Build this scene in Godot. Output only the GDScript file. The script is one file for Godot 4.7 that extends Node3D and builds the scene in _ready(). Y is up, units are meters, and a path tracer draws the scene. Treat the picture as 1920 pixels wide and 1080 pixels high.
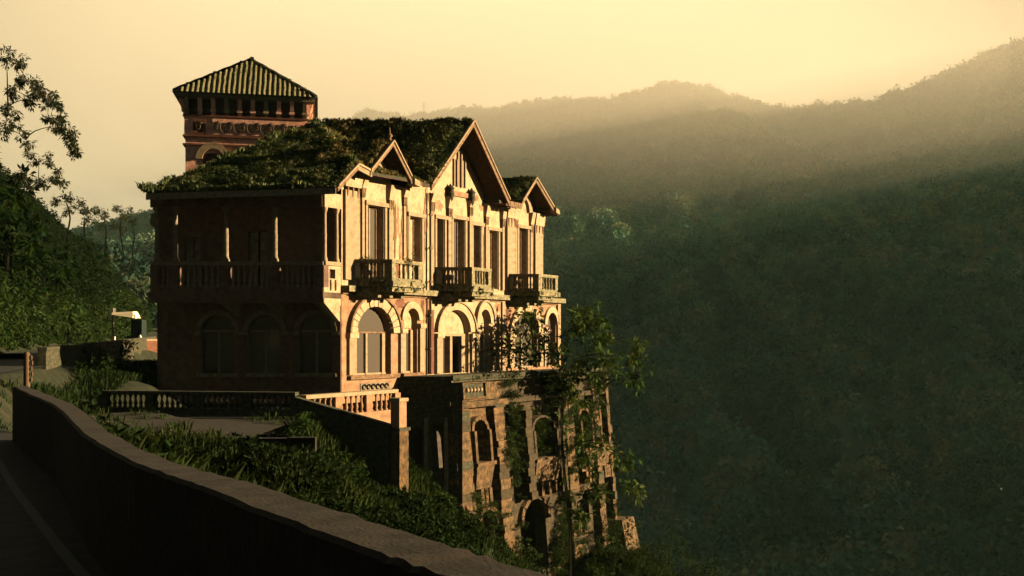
extends Node3D
# An abandoned hotel on the lip of a gorge at daybreak. Metres, y up; the hotel's ground floor is y = 0, the camera stands on the road.

const ORIGIN := Vector3(-8.7, 0.0, -51.7)      # the hotel's near corner
var rng := RandomNumberGenerator.new()
var used := {}
var hotel: Node3D
var M := {}

# ---------------------------------------------------------------- mesh building
class MB:
	var v := PackedVector3Array()
	var n := PackedVector3Array()
	var c := PackedColorArray()
	var tint := Color(1, 1, 1)
	var tinted := false
	func put(p: Vector3, q: Vector3) -> void:
		v.push_back(p)
		n.push_back(q)
		if tinted:
			c.push_back(tint)
	func tri(a: Vector3, b: Vector3, d: Vector3) -> void:
		var q := (d - a).cross(b - a).normalized()
		put(a, q); put(b, q); put(d, q)
	func trih(a: Vector3, b: Vector3, d: Vector3, h: Vector3) -> void:
		if (d - a).cross(b - a).dot(h) < 0.0:
			tri(a, d, b)
		else:
			tri(a, b, d)
	func quad(a: Vector3, b: Vector3, d: Vector3, e: Vector3) -> void:
		tri(a, b, d); tri(a, d, e)
	func quadh(a: Vector3, b: Vector3, d: Vector3, e: Vector3, h: Vector3) -> void:
		trih(a, b, d, h); trih(a, d, e, h)
	func hexa(p: Array) -> void:       # p[0..3] one face, p[4..7] the face opposite, in the same order
		var mid := Vector3.ZERO
		for q: Vector3 in p:
			mid += q / 8.0
		for f in [[0, 1, 2, 3], [4, 5, 6, 7], [0, 1, 5, 4], [1, 2, 6, 5], [2, 3, 7, 6], [3, 0, 4, 7]]:
			var a: Vector3 = p[f[0]]
			var b: Vector3 = p[f[1]]
			var d: Vector3 = p[f[2]]
			var e: Vector3 = p[f[3]]
			quadh(a, b, d, e, (a + b + d + e) / 4.0 - mid)
	func box(lo: Vector3, hi: Vector3) -> void:
		hexa([Vector3(lo.x, lo.y, lo.z), Vector3(hi.x, lo.y, lo.z), Vector3(hi.x, lo.y, hi.z), Vector3(lo.x, lo.y, hi.z), Vector3(lo.x, hi.y, lo.z), Vector3(hi.x, hi.y, lo.z), Vector3(hi.x, hi.y, hi.z), Vector3(lo.x, hi.y, hi.z)])
	func lathe(prof: Array, seg: int, at := Vector3.ZERO) -> void:    # prof: Vector2(radius, y)
		for i in prof.size() - 1:
			var a: Vector2 = prof[i]
			var b: Vector2 = prof[i + 1]
			var sl := Vector2(b.y - a.y, a.x - b.x).normalized()
			for k in seg:
				var t0 := TAU * k / seg
				var t1 := TAU * (k + 1) / seg
				var d0 := Vector3(cos(t0), 0, sin(t0))
				var d1 := Vector3(cos(t1), 0, sin(t1))
				var n0 := d0 * sl.x + Vector3(0, sl.y, 0)
				var n1 := d1 * sl.x + Vector3(0, sl.y, 0)
				var p00 := at + d0 * a.x + Vector3(0, a.y, 0)
				var p10 := at + d1 * a.x + Vector3(0, a.y, 0)
				var p01 := at + d0 * b.x + Vector3(0, b.y, 0)
				var p11 := at + d1 * b.x + Vector3(0, b.y, 0)
				put(p00, n0); put(p10, n1); put(p11, n1)
				put(p00, n0); put(p11, n1); put(p01, n0)
	func tube(pts: Array, rad: Array, seg := 6) -> void:
		for i in pts.size() - 1:
			var a: Vector3 = pts[i]
			var b: Vector3 = pts[i + 1]
			var d := (b - a).normalized()
			var s := d.cross(Vector3(0.31, 0.1, 0.94)).normalized()
			var w := d.cross(s)
			for k in seg:
				var t0 := TAU * k / seg
				var t1 := TAU * (k + 1) / seg
				var n0 := s * cos(t0) + w * sin(t0)
				var n1 := s * cos(t1) + w * sin(t1)
				var r0: float = rad[i]
				var r1: float = rad[i + 1]
				put(a + n0 * r0, n0); put(a + n1 * r0, n1); put(b + n1 * r1, n1)
				put(a + n0 * r0, n0); put(b + n1 * r1, n1); put(b + n0 * r1, n0)
	func mesh() -> ArrayMesh:
		var arr := []
		arr.resize(Mesh.ARRAY_MAX)
		arr[Mesh.ARRAY_VERTEX] = v
		arr[Mesh.ARRAY_NORMAL] = n
		if tinted:
			arr[Mesh.ARRAY_COLOR] = c
		var m := ArrayMesh.new()
		m.add_surface_from_arrays(Mesh.PRIMITIVE_TRIANGLES, arr)
		return m

func numbered(parent: Node, called: String) -> String:
	var key := str(parent.get_instance_id()) + called
	var k: int = used.get(key, 0)
	used[key] = k + 1
	return called if k == 0 else "%s_%03d" % [called, k]

func part(parent: Node, called: String, shape, mat: Material) -> MeshInstance3D:
	var o := MeshInstance3D.new()
	o.name = numbered(parent, called)
	o.mesh = shape.mesh() if shape is MB else shape
	o.material_override = mat
	parent.add_child(o, true)
	return o

func holder(parent: Node, called: String, at := Vector3.ZERO) -> Node3D:
	var o := Node3D.new()
	o.name = numbered(parent, called)
	o.position = at
	parent.add_child(o, true)
	return o

func tag(o: Node, label := "", category := "", group := "", kind := "") -> Node:
	for kv in [["label", label], ["category", category], ["group", group], ["kind", kind]]:
		if kv[1] != "":
			o.set_meta(kv[0], kv[1])
	return o

func many(parent: Node, called: String, mesh: Mesh, mat: Material, xf: Array, cols: Array) -> MultiMeshInstance3D:
	var mm := MultiMesh.new()
	mm.transform_format = MultiMesh.TRANSFORM_3D
	mm.use_colors = true
	mm.mesh = mesh
	mm.instance_count = xf.size()
	for i in xf.size():
		mm.set_instance_transform(i, xf[i])
		mm.set_instance_color(i, cols[i])
	var o := MultiMeshInstance3D.new()
	o.name = numbered(parent, called)
	o.multimesh = mm
	o.material_override = mat
	o.set_meta("kind", "stuff")
	parent.add_child(o, true)
	return o

# ---------------------------------------------------------------- materials
func lin(r: float, g: float, b: float) -> Color:
	return Color(r, g, b).linear_to_srgb()

# stops: [position, linear colour]; streak stretches the blotches downwards as rain does
func stained(key: String, stops: Array, metres: float, sd: int, streak := 0.0, rough := 0.9, relief := 1.0, size := 512) -> StandardMaterial3D:
	var nz := FastNoiseLite.new()
	nz.seed = sd
	nz.noise_type = FastNoiseLite.TYPE_SIMPLEX_SMOOTH
	nz.frequency = 5.0 / size
	nz.fractal_octaves = 5
	nz.fractal_gain = 0.55
	var a := nz.get_seamless_image(size, size)
	nz.seed = sd + 7
	nz.frequency = 40.0 / size
	nz.fractal_octaves = 3
	var b := nz.get_seamless_image(size, size)
	var g := Gradient.new()
	g.offsets = PackedFloat32Array(stops.map(func(s): return s[0]))
	g.colors = PackedColorArray(stops.map(func(s): return s[1]))
	var im := Image.create(size, size, false, Image.FORMAT_RGB8)
	var hm := Image.create(size, size, false, Image.FORMAT_L8)
	for y in size:
		var ys: int = absi((y / 5) % size)
		if y >= size / 2:
			ys = (size - y) / 5
		for x in size:
			var p := a.get_pixel(x, y).r
			var q := b.get_pixel(x, y).r
			if streak > 0.0:
				p = lerpf(p, b.get_pixel(x, ys).r, streak)
			var t := clampf(0.5 + (p - 0.5) * 1.35 + (q - 0.5) * 0.45, 0.0, 1.0)
			im.set_pixel(x, y, g.sample(t).linear_to_srgb())
			var hh := clampf(0.55 * p + 0.45 * q, 0.0, 1.0)
			hm.set_pixel(x, y, Color(hh, hh, hh))
	var m := StandardMaterial3D.new()
	m.resource_name = key
	m.albedo_texture = ImageTexture.create_from_image(im)
	m.roughness = rough
	m.metallic_specular = 0.3
	m.uv1_triplanar = true
	m.uv1_world_triplanar = true
	m.uv1_scale = Vector3.ONE / metres
	m.uv1_offset = Vector3(0.37, 0.11, 0.73)
	if relief > 0.0:
		m.heightmap_enabled = true
		m.heightmap_texture = ImageTexture.create_from_image(hm)
		m.heightmap_scale = relief
	m.cull_mode = BaseMaterial3D.CULL_DISABLED
	M[key] = m
	return m

func plain(key: String, c: Color, rough := 0.8, back := Color.BLACK) -> StandardMaterial3D:
	var m := StandardMaterial3D.new()
	m.resource_name = key
	m.albedo_color = c
	m.roughness = rough
	m.metallic_specular = 0.3 if back == Color.BLACK else 0.1
	m.cull_mode = BaseMaterial3D.CULL_DISABLED
	if back != Color.BLACK:
		m.backlight_enabled = true
		m.backlight = back
	M[key] = m
	return m

func make_materials() -> void:
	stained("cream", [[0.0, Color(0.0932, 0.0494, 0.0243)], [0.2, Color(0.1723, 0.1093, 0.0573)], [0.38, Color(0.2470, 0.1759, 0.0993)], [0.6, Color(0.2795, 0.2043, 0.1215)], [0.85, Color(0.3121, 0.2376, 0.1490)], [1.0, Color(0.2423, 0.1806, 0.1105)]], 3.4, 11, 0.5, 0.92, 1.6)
	stained("blush", [[0.0, Color(0.0698, 0.0307, 0.0157)], [0.3, Color(0.1543, 0.0752, 0.0385)], [0.55, Color(0.1910, 0.1093, 0.0577)], [1.0, Color(0.2132, 0.1401, 0.0783)]], 2.6, 23, 0.35, 0.92, 1.5)
	stained("trim", [[0.0, Color(0.0883, 0.0535, 0.0295)], [0.35, Color(0.1837, 0.1284, 0.0735)], [1.0, Color(0.2351, 0.1746, 0.1064)]], 1.9, 31, 0.4, 0.9, 0.8)
	stained("terracotta", [[0.0, Color(0.0353, 0.0141, 0.0077)], [0.4, Color(0.0883, 0.0336, 0.0177)], [1.0, Color(0.1272, 0.0530, 0.0283)]], 2.2, 37, 0.2, 0.92, 1.2)
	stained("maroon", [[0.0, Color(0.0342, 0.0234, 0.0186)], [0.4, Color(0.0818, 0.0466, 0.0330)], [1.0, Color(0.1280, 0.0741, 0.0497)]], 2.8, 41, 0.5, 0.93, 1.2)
	stained("dull_stone", [[0.0, Color(0.0411, 0.0369, 0.0246)], [0.45, Color(0.1130, 0.0862, 0.0555)], [1.0, Color(0.2053, 0.1539, 0.0944)]], 1.7, 43, 0.4, 0.93, 1.5)
	stained("moss_stone", [[0.0, Color(0.0105, 0.0120, 0.0067)], [0.5, Color(0.0263, 0.0255, 0.0135)], [0.8, Color(0.0525, 0.0413, 0.0225)], [1.0, Color(0.1125, 0.0750, 0.0375)]], 1.5, 47, 0.3, 0.95, 2.5)
	stained("balcony_stone", [[0.0, Color(0.0422, 0.0445, 0.0234)], [0.45, Color(0.1055, 0.0938, 0.0516)], [0.75, Color(0.1992, 0.1524, 0.0820)], [1.0, Color(0.3750, 0.2579, 0.1289)]], 1.3, 49, 0.4, 0.95, 2.0)
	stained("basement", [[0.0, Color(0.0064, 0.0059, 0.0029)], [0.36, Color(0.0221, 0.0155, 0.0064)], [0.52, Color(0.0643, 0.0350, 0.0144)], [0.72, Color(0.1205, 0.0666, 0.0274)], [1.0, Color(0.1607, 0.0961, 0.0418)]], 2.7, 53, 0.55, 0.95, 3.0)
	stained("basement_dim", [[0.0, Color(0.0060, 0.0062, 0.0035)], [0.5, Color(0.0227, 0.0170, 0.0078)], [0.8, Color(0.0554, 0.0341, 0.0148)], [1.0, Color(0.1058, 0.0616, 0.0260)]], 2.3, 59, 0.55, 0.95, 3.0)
	stained("roof_base", [[0.0, Color(0.0105, 0.0136, 0.0074)], [0.5, Color(0.0231, 0.0252, 0.0126)], [1.0, Color(0.0578, 0.0420, 0.0231)]], 1.6, 61, 0.0, 0.95, 3.0)
	stained("tile_clay", [[0.0, Color(0.0259, 0.0306, 0.0115)], [0.5, Color(0.0627, 0.0569, 0.0229)], [1.0, Color(0.1253, 0.0918, 0.0430)]], 0.9, 67, 0.0, 0.9, 0.8)
	stained("tower_brick", [[0.0, Color(0.2873, 0.1363, 0.0922)], [0.5, Color(0.5386, 0.2622, 0.1798)], [1.0, Color(0.7181, 0.3985, 0.2765)]], 1.8, 71, 0.25, 0.92, 1.0)
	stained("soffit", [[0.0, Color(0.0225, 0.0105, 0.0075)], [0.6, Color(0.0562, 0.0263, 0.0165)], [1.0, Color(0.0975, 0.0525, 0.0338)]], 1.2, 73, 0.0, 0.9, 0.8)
	stained("barge", [[0.0, Color(0.0423, 0.0201, 0.0097)], [0.4, Color(0.1058, 0.0568, 0.0275)], [1.0, Color(0.1623, 0.1004, 0.0518)]], 1.3, 79, 0.0, 0.9, 0.8)
	stained("asphalt", [[0.0, Color(0.0064, 0.0064, 0.0064)], [0.5, Color(0.0115, 0.0112, 0.0109)], [1.0, Color(0.0173, 0.0167, 0.0158)]], 1.8, 83, 0.0, 0.9, 0.8)
	stained("parapet", [[0.0, Color(0.0062, 0.0045, 0.0029)], [0.45, Color(0.0144, 0.0101, 0.0066)], [1.0, Color(0.0225, 0.0163, 0.0104)]], 1.1, 89, 0.0, 0.92, 0.4)
	stained("parapet_face", [[0.0, Color(0.004, 0.004, 0.003)], [0.5, Color(0.010, 0.008, 0.006)], [0.8, Color(0.018, 0.014, 0.010)], [1.0, Color(0.035, 0.026, 0.017)]], 2.3, 91, 0.5, 0.95, 1.0)
	stained("earth", [[0.0, Color(0.0059, 0.0078, 0.0027)], [0.5, Color(0.0111, 0.0133, 0.0048)], [1.0, Color(0.0211, 0.0195, 0.0085)]], 4.0, 97, 0.0, 0.97, 4.0)
	stained("dirt", [[0.0, Color(0.0087, 0.0073, 0.0039)], [0.5, Color(0.0165, 0.0130, 0.0073)], [1.0, Color(0.0282, 0.0217, 0.0130)]], 2.4, 99, 0.0, 0.97, 1.0)
	stained("mountain_soil", [[0.0, Color(0.0208, 0.0360, 0.0180)], [0.5, Color(0.0364, 0.0540, 0.0270)], [0.8, Color(0.0585, 0.0675, 0.0375)], [1.0, Color(0.1300, 0.1125, 0.0750)]], 160.0, 101, 0.0, 0.97, 0.0)
	stained("bark", [[0.0, Color(0.02, 0.016, 0.012)], [1.0, Color(0.07, 0.055, 0.04)]], 0.8, 103, 0.5, 0.95, 1.5)
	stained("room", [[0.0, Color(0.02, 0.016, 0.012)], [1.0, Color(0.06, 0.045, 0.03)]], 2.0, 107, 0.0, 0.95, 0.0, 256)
	var m := plain("leaf", Color.WHITE, 0.8, lin(0.45, 0.45, 0.2))
	m.vertex_color_use_as_albedo = true
	m = plain("grass", Color.WHITE, 0.7, lin(0.35, 0.38, 0.15))
	m.vertex_color_use_as_albedo = true
	m = plain("forest_leaf", Color.WHITE, 0.9, lin(0.06, 0.07, 0.04))
	m.vertex_color_use_as_albedo = true
	m = plain("dusty_glass", Color(lin(0.055, 0.042, 0.03), 0.8), 0.5)
	m.metallic_specular = 0.12
	m.transparency = BaseMaterial3D.TRANSPARENCY_ALPHA
	m = plain("clear_glass", Color(lin(0.10, 0.08, 0.06), 0.28), 0.06)
	m.transparency = BaseMaterial3D.TRANSPARENCY_ALPHA
	plain("stain", lin(0.10, 0.058, 0.026), 0.95)
	plain("paint_line", lin(0.036, 0.035, 0.031), 0.85)
	plain("white_paint", lin(0.6, 0.55, 0.45), 0.6)
	plain("dark_metal", lin(0.03, 0.03, 0.03), 0.5)
	plain("rust", lin(0.065, 0.036, 0.018), 0.8)
	plain("pipe_paint", lin(0.36, 0.17, 0.08), 0.7)
	plain("dark_green_paint", lin(0.012, 0.018, 0.015), 0.4)
	plain("pale_sheet", lin(0.62, 0.5, 0.32), 0.5)

# ---------------------------------------------------------------- frames of the hotel
func P(u: float, y: float, w: float) -> Vector3:       # u along the sunlit front, w out of it, both from the near corner
	return Vector3(0.549 * u + w, y, -0.836 * u)
func Q(x: float, y: float, o: float) -> Vector3:       # x along the shaded front (negative to the left), o towards the road
	return Vector3(x, y, o)
func B(u: float, y: float, d: float) -> Vector3:       # the battered basement wall
	return P(u, y, 2.92 + (-0.15 - y) * 0.075 + d)
func W(x: float, y: float, dist: float) -> Vector3:    # world to hotel
	return Vector3(x + 8.7, y, 51.7 - dist)
func V(x: float, y: float, dist: float) -> Vector3:
	return Vector3(x, y, -dist)

func slabbox(mb: MB, f: Callable, a0: float, a1: float, y0: float, y1: float, d0: float, d1: float) -> void:
	mb.hexa([f.call(a0, y0, d0), f.call(a1, y0, d0), f.call(a1, y0, d1), f.call(a0, y0, d1), f.call(a0, y1, d0), f.call(a1, y1, d0), f.call(a1, y1, d1), f.call(a0, y1, d1)])

func bx(parent: Node, called: String, f: Callable, a0: float, a1: float, y0: float, y1: float, d0: float, d1: float, mat: Material) -> MeshInstance3D:
	var mb := MB.new()
	slabbox(mb, f, a0, a1, y0, y1, d0, d1)
	return part(parent, called, mb, mat)

# an opening: [a0, a1, y0, y_spring, rise]; rise 0 is square-headed, else the arch's height over the spring
func head(op: Array, t: float) -> float:
	if op[4] <= 0.0:
		return op[3]
	var c := cos(PI * t)
	return op[3] + op[4] * sqrt(maxf(0.0, 1.0 - c * c))

func wall(parent: Node, called: String, f: Callable, a0: float, a1: float, y0: float, y1: float, ops: Array, depth: float, mat: Material, out: Vector3) -> MeshInstance3D:
	var mb := MB.new()
	var at := a0
	var rows := 3
	for op in ops + [[a1, a1, 0, 0, 0]]:
		if op[0] > at:
			for r in rows:
				var ya := lerpf(y0, y1, float(r) / rows)
				var yb := lerpf(y0, y1, float(r + 1) / rows)
				mb.quadh(f.call(at, ya, 0.0), f.call(op[0], ya, 0.0), f.call(op[0], yb, 0.0), f.call(at, yb, 0.0), out)
		if op[1] <= op[0]:
			break
		var b0: float = op[0]
		var b1: float = op[1]
		if op[2] > y0:
			mb.quadh(f.call(b0, y0, 0.0), f.call(b1, y0, 0.0), f.call(b1, op[2], 0.0), f.call(b0, op[2], 0.0), out)
		var seg := 18 if op[4] > 0.0 else 1
		for k in seg:
			var ta := float(k) / seg
			var tb := float(k + 1) / seg
			var ua := b0 + (b1 - b0) * (0.5 - 0.5 * cos(PI * ta)) if op[4] > 0.0 else b0
			var ub := b0 + (b1 - b0) * (0.5 - 0.5 * cos(PI * tb)) if op[4] > 0.0 else b1
			var ha := head(op, ta)
			var hb := head(op, tb)
			mb.quadh(f.call(ua, ha, 0.0), f.call(ub, hb, 0.0), f.call(ub, y1, 0.0), f.call(ua, y1, 0.0), out)
			mb.quadh(f.call(ua, ha, 0.0), f.call(ub, hb, 0.0), f.call(ub, hb, -depth), f.call(ua, ha, -depth), Vector3.DOWN)
		mb.quadh(f.call(b0, op[2], 0.0), f.call(b1, op[2], 0.0), f.call(b1, op[2], -depth), f.call(b0, op[2], -depth), Vector3.UP)
		mb.quadh(f.call(b0, op[2], 0.0), f.call(b0, op[3], 0.0), f.call(b0, op[3], -depth), f.call(b0, op[2], -depth), f.call(1.0, 0.0, 0.0) - f.call(0.0, 0.0, 0.0))
		mb.quadh(f.call(b1, op[2], 0.0), f.call(b1, op[3], 0.0), f.call(b1, op[3], -depth), f.call(b1, op[2], -depth), f.call(0.0, 0.0, 0.0) - f.call(1.0, 0.0, 0.0))
		at = b1
	return part(parent, called, mb, mat)

# a flat filling of an arched or square opening, from y0 to its head, between depths d0 and d1
func fill(f: Callable, op: Array, y0: float, d0: float, d1: float) -> MB:
	var mb := MB.new()
	var seg := 18 if op[4] > 0.0 else 1
	for k in seg:
		var ta := float(k) / seg
		var tb := float(k + 1) / seg
		var ua: float = op[0] + (op[1] - op[0]) * (0.5 - 0.5 * cos(PI * ta)) if op[4] > 0.0 else op[0]
		var ub: float = op[0] + (op[1] - op[0]) * (0.5 - 0.5 * cos(PI * tb)) if op[4] > 0.0 else op[1]
		var ha := head(op, ta)
		var hb := head(op, tb)
		mb.hexa([f.call(ua, y0, d0), f.call(ub, y0, d0), f.call(ub, hb, d0), f.call(ua, ha, d0), f.call(ua, y0, d1), f.call(ub, y0, d1), f.call(ub, hb, d1), f.call(ua, ha, d1)])
	return mb

# a raised ring round an arch; as blocks when voussoirs is over 0
func arch_ring(parent: Node, called: String, f: Callable, uc: float, ys: float, ri: float, ro: float, rise: float, d0: float, d1: float, voussoirs: int, mat: Material) -> void:
	var seg := voussoirs if voussoirs > 0 else 22
	var mb := MB.new()
	for k in seg:
		var gap := 0.012 if voussoirs > 0 else 0.0
		var t0 := PI * k / seg + gap
		var t1 := PI * (k + 1) / seg - gap
		var out := d1 + (rng.randf_range(-0.03, 0.035) if voussoirs > 0 else 0.0)
		var q := []
		for d in [d0, out]:
			for rt in [[ri, t0], [ro, t0], [ro, t1], [ri, t1]]:
				q.append(f.call(uc - rt[0] * cos(rt[1]), ys + rt[0] * rise * sin(rt[1]), d))
		if voussoirs > 0:
			mb = MB.new()
		mb.hexa(q)
		if voussoirs > 0:
			part(parent, called, mb, mat)
	if voussoirs <= 0:
		part(parent, called, mb, mat)

func prism(mb: MB, poly: Array, off: Vector3) -> void:       # a polygon (convex, in order) swept by off
	var mid := Vector3.ZERO
	for p: Vector3 in poly:
		mid += p / poly.size()
	mid += off * 0.5
	for k in range(1, poly.size() - 1):
		mb.trih(poly[0], poly[k], poly[k + 1], -off)
		mb.trih(poly[0] + off, poly[k] + off, poly[k + 1] + off, off)
	for k in poly.size():
		var a: Vector3 = poly[k]
		var b: Vector3 = poly[(k + 1) % poly.size()]
		mb.quadh(a, b, b + off, a + off, (a + b + off) * 0.5 - mid)

func beam(mb: MB, a: Vector3, b: Vector3, side: Vector3, up: Vector3) -> void:    # a bar from a to b with the cross-section side x up
	mb.hexa([a, a + side, a + side + up, a + up, b, b + side, b + side + up, b + up])

# ---------------------------------------------------------------- plants
func leaf(mb: MB, at: Vector3, dir: Vector3, length: float, width: float, col: Color) -> void:
	var s := dir.cross(Vector3.UP)
	if s.length() < 0.05:
		s = Vector3(1, 0, 0)
	s = s.normalized().rotated(dir.normalized(), rng.randf_range(-1.2, 1.2)) * width * 0.5
	var up := s.cross(dir).normalized() * width * 0.12
	var tip := at + dir * length
	var mid := at + dir * length * 0.45
	mb.tint = col
	mb.tri(at, mid + s + up, tip)
	mb.tri(at, tip, mid - s + up)

func rand_dir() -> Vector3:
	var z := rng.randf_range(-1.0, 1.0)
	var t := rng.randf() * TAU
	var r := sqrt(1.0 - z * z)
	return Vector3(r * cos(t), z, r * sin(t))

func vary(c: Color, k: float) -> Color:
	var f := 1.0 + rng.randf_range(-k, k)
	return Color(c.r * f * rng.randf_range(0.85, 1.2), c.g * f, c.b * f * rng.randf_range(0.8, 1.2))

# leaves gathered in clumps through an ellipsoid, so that its outline is uneven and gaps show through
func crown_mesh(clumps: int, per: int, rad: Vector3, length: float, width: float, cols: Array, droop := 0.3, spread := 0.3) -> ArrayMesh:
	var mb := MB.new()
	mb.tinted = true
	for k in clumps:
		var c := rand_dir() * pow(rng.randf(), 0.4)
		var centre := Vector3(c.x * rad.x, c.y * rad.y, c.z * rad.z)
		var cr := spread * (rad.x + rad.y) * 0.5 * rng.randf_range(0.5, 1.2)
		var base: Color = cols[rng.randi() % cols.size()]
		for j in per:
			var d := rand_dir()
			var at := centre + d * cr * pow(rng.randf(), 0.5)
			var dir := (d + rand_dir() * 0.7 + Vector3(0, -droop, 0)).normalized()
			leaf(mb, at, dir, length * rng.randf_range(0.6, 1.25), width * rng.randf_range(0.7, 1.2), vary(base, 0.25))
	return mb.mesh()

func tuft_mesh(blades: int, h: float, spread: float, width: float) -> ArrayMesh:
	var mb := MB.new()
	mb.tinted = true
	for k in blades:
		var a := rng.randf() * TAU
		var at := Vector3(cos(a), 0, sin(a)) * spread * rng.randf() * 0.6
		var lean := Vector3(cos(a), 0, sin(a)) * rng.randf_range(0.1, 0.9)
		var hh := h * rng.randf_range(0.5, 1.1)
		var s := Vector3(-sin(a), 0, cos(a)).rotated(Vector3.UP, rng.randf_range(-1, 1)) * width * 0.5
		var mid := at + Vector3(0, hh * 0.6, 0) + lean * hh * 0.3
		var tip := at + Vector3(0, hh * 0.85, 0) + lean * hh * 0.9
		mb.tint = vary(Color(1, 1, 1), 0.2)
		mb.quad(at - s, at + s, mid + s * 0.7, mid - s * 0.7)
		mb.tri(mid - s * 0.7, mid + s * 0.7, tip)
	return mb.mesh()

func limb(a: Vector3, b: Vector3, sag: float, r0: float, r1: float, n := 6) -> MB:
	var mb := MB.new()
	var pts := []
	var rad := []
	var j := Vector3(rng.randf_range(-1, 1), 0, rng.randf_range(-1, 1)) * (b - a).length() * 0.06
	for k in n + 1:
		var t := float(k) / n
		pts.append(a.lerp(b, t) + Vector3(0, sag * 4.0 * t * (1.0 - t), 0) + j * sin(t * PI * 2.0))
		rad.append(lerpf(r0, r1, t))
	mb.tube(pts, rad, 6)
	return mb

# ---------------------------------------------------------------- the ground
var road_mid := [[5.0, -8.0, 0.5], [1.2, -2.8, 0.5], [-2.2, 0.8, 0.5], [-4.3, 3.6, 0.5], [-6.9, 7.8, 0.5], [-9.9, 12.8, 0.5], [-14.0, 18.5, 0.5], [-19.0, 26.0, 0.5], [-22.5, 36.0, 0.55], [-25.3, 48.0, 0.65], [-29.2, 65.0, 0.9], [-34.0, 90.0, 1.25], [-39.5, 120.0, 1.9], [-52.0, 160.0, 3.0], [-80.0, 200.0, 4.0]]
var ground_pins := [[-7.0, 16.5, 0.35], [-4.0, 10.5, 0.25], [-2.0, 6.6, 0.1], [-0.3, 4.6, -0.1], [1.2, 3.4, -0.3], [3.0, 1.0, -0.4], [5.5, -3.0, -0.3],
	[-16.0, 33.0, -1.25], [-10.0, 33.5, -1.4], [-16.0, 44.0, -1.3], [-9.5, 42.5, -1.4], [-19.0, 40.0, -0.7], [-13.0, 38.0, -1.35], [-8.0, 25.0, -2.9], [-10.5, 20.0, -1.6], [-14.5, 25.0, -1.7], [-12.0, 28.5, -2.4], [-9.0, 29.5, -2.7], [-8.0, 32.6, -1.7], [-9.5, 32.2, -1.6], [-11.5, 32.0, -1.55], [-13.5, 32.0, -1.5], [-7.4, 34.0, -1.9], [-6.0, 20.0, -2.6],
	[-4.8, 35.0, -3.9], [-5.5, 40.5, -4.6], [-2.6, 45.0, -6.1], [-1.6, 50.0, -7.9], [0.2, 52.0, -9.3], [-3.3, 54.8, -7.6], [1.3, 58.0, -12.0], [4.0, 61.0, -13.5], [6.8, 66.0, -12.4], [8.6, 67.0, -13.3], [12.8, 68.0, -14.8], [17.0, 67.0, -20.5], [22.0, 72.0, -28.0], [16.0, 75.0, -20.0], [6.0, 72.0, -12.0],
	[-8.0, 48.0, -1.9], [-5.5, 49.8, -4.5], [-12.0, 52.0, -1.4], [-15.0, 60.0, -1.0], [-6.5, 58.0, -7.0], [-3.0, 28.0, -3.6], [-1.0, 18.0, -3.0], [-4.5, 16.0, -1.4], [1.0, 10.0, -2.2], [2.0, 35.0, -9.0], [3.0, 12.0, -4.2], [4.0, 20.0, -8.0], [5.0, 28.0, -11.0], [6.0, 36.0, -13.5], [6.0, 45.0, -15.5], [5.0, 52.0, -16.0], [9.0, 50.0, -19.0], [2.0, 25.0, -7.0], [0.0, 40.0, -8.5], [2.0, 46.0, -12.0], [2.5, 54.0, -13.5], [7.0, 58.0, -17.5], [0.5, 30.0, -6.0], [11.0, 60.0, -19.0],
	[30.0, 60.0, -38.0], [20.0, 40.0, -28.0], [15.0, 20.0, -16.0], [8.0, 10.0, -7.0], [40.0, 90.0, -52.0], [5.0, 95.0, -25.0], [-10.0, 100.0, -6.0], [-15.0, 80.0, -1.0], [-22.0, 60.0, 0.3], [-26.0, 85.0, 0.6], [-20.0, 120.0, -4.0], [20.0, 120.0, -50.0], [40.0, 30.0, -45.0], [-20.0, 50.0, -0.1], [40.0, 150.0, -65.0], [0.0, 150.0, -45.0], [-30.0, 150.0, -6.0]]
var hill_noise := FastNoiseLite.new()

func road_near(x: float, d: float) -> Array:       # [distance, height, side: over 0 is left of the road]
	var best := [1e9, 0.0, 0.0]
	for k in road_mid.size() - 1:
		var a := Vector2(road_mid[k][0], road_mid[k][1])
		var b := Vector2(road_mid[k + 1][0], road_mid[k + 1][1])
		var ab := b - a
		var t := clampf((Vector2(x, d) - a).dot(ab) / ab.length_squared(), 0.0, 1.0)
		var off := Vector2(x, d) - (a + ab * t)
		if off.length() < best[0]:
			best = [off.length(), lerpf(road_mid[k][2], road_mid[k + 1][2], t), ab.cross(off)]
	return best

func ground(x: float, d: float) -> float:
	var top := 0.0
	var bot := 0.0
	for p in ground_pins:
		var r2: float = (x - p[0]) * (x - p[0]) + (d - p[1]) * (d - p[1]) + 0.6
		var w := 1.0 / (r2 * sqrt(r2))
		top += w * p[2]
		bot += w
	var y := top / bot + hill_noise.get_noise_2d(x * 6.0, d * 6.0) * 0.25
	var r := road_near(x, d)
	if r[2] > 0.0:                                     # left of the road the hill climbs
		var up := maxf(0.0, r[0] - 4.2)
		var rise := 1.28 if d > 40.0 else 0.9
		var h: float = r[1] - 0.06 + 46.0 * (1.0 - exp(-up * rise / 46.0)) + hill_noise.get_noise_2d(x * 1.5, d * 1.5) * minf(up * 0.4, 3.5)
		return h
	return lerpf(r[1] - 0.06, y, smoothstep(3.55, 5.2, r[0])) if r[0] < 5.2 else y

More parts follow.
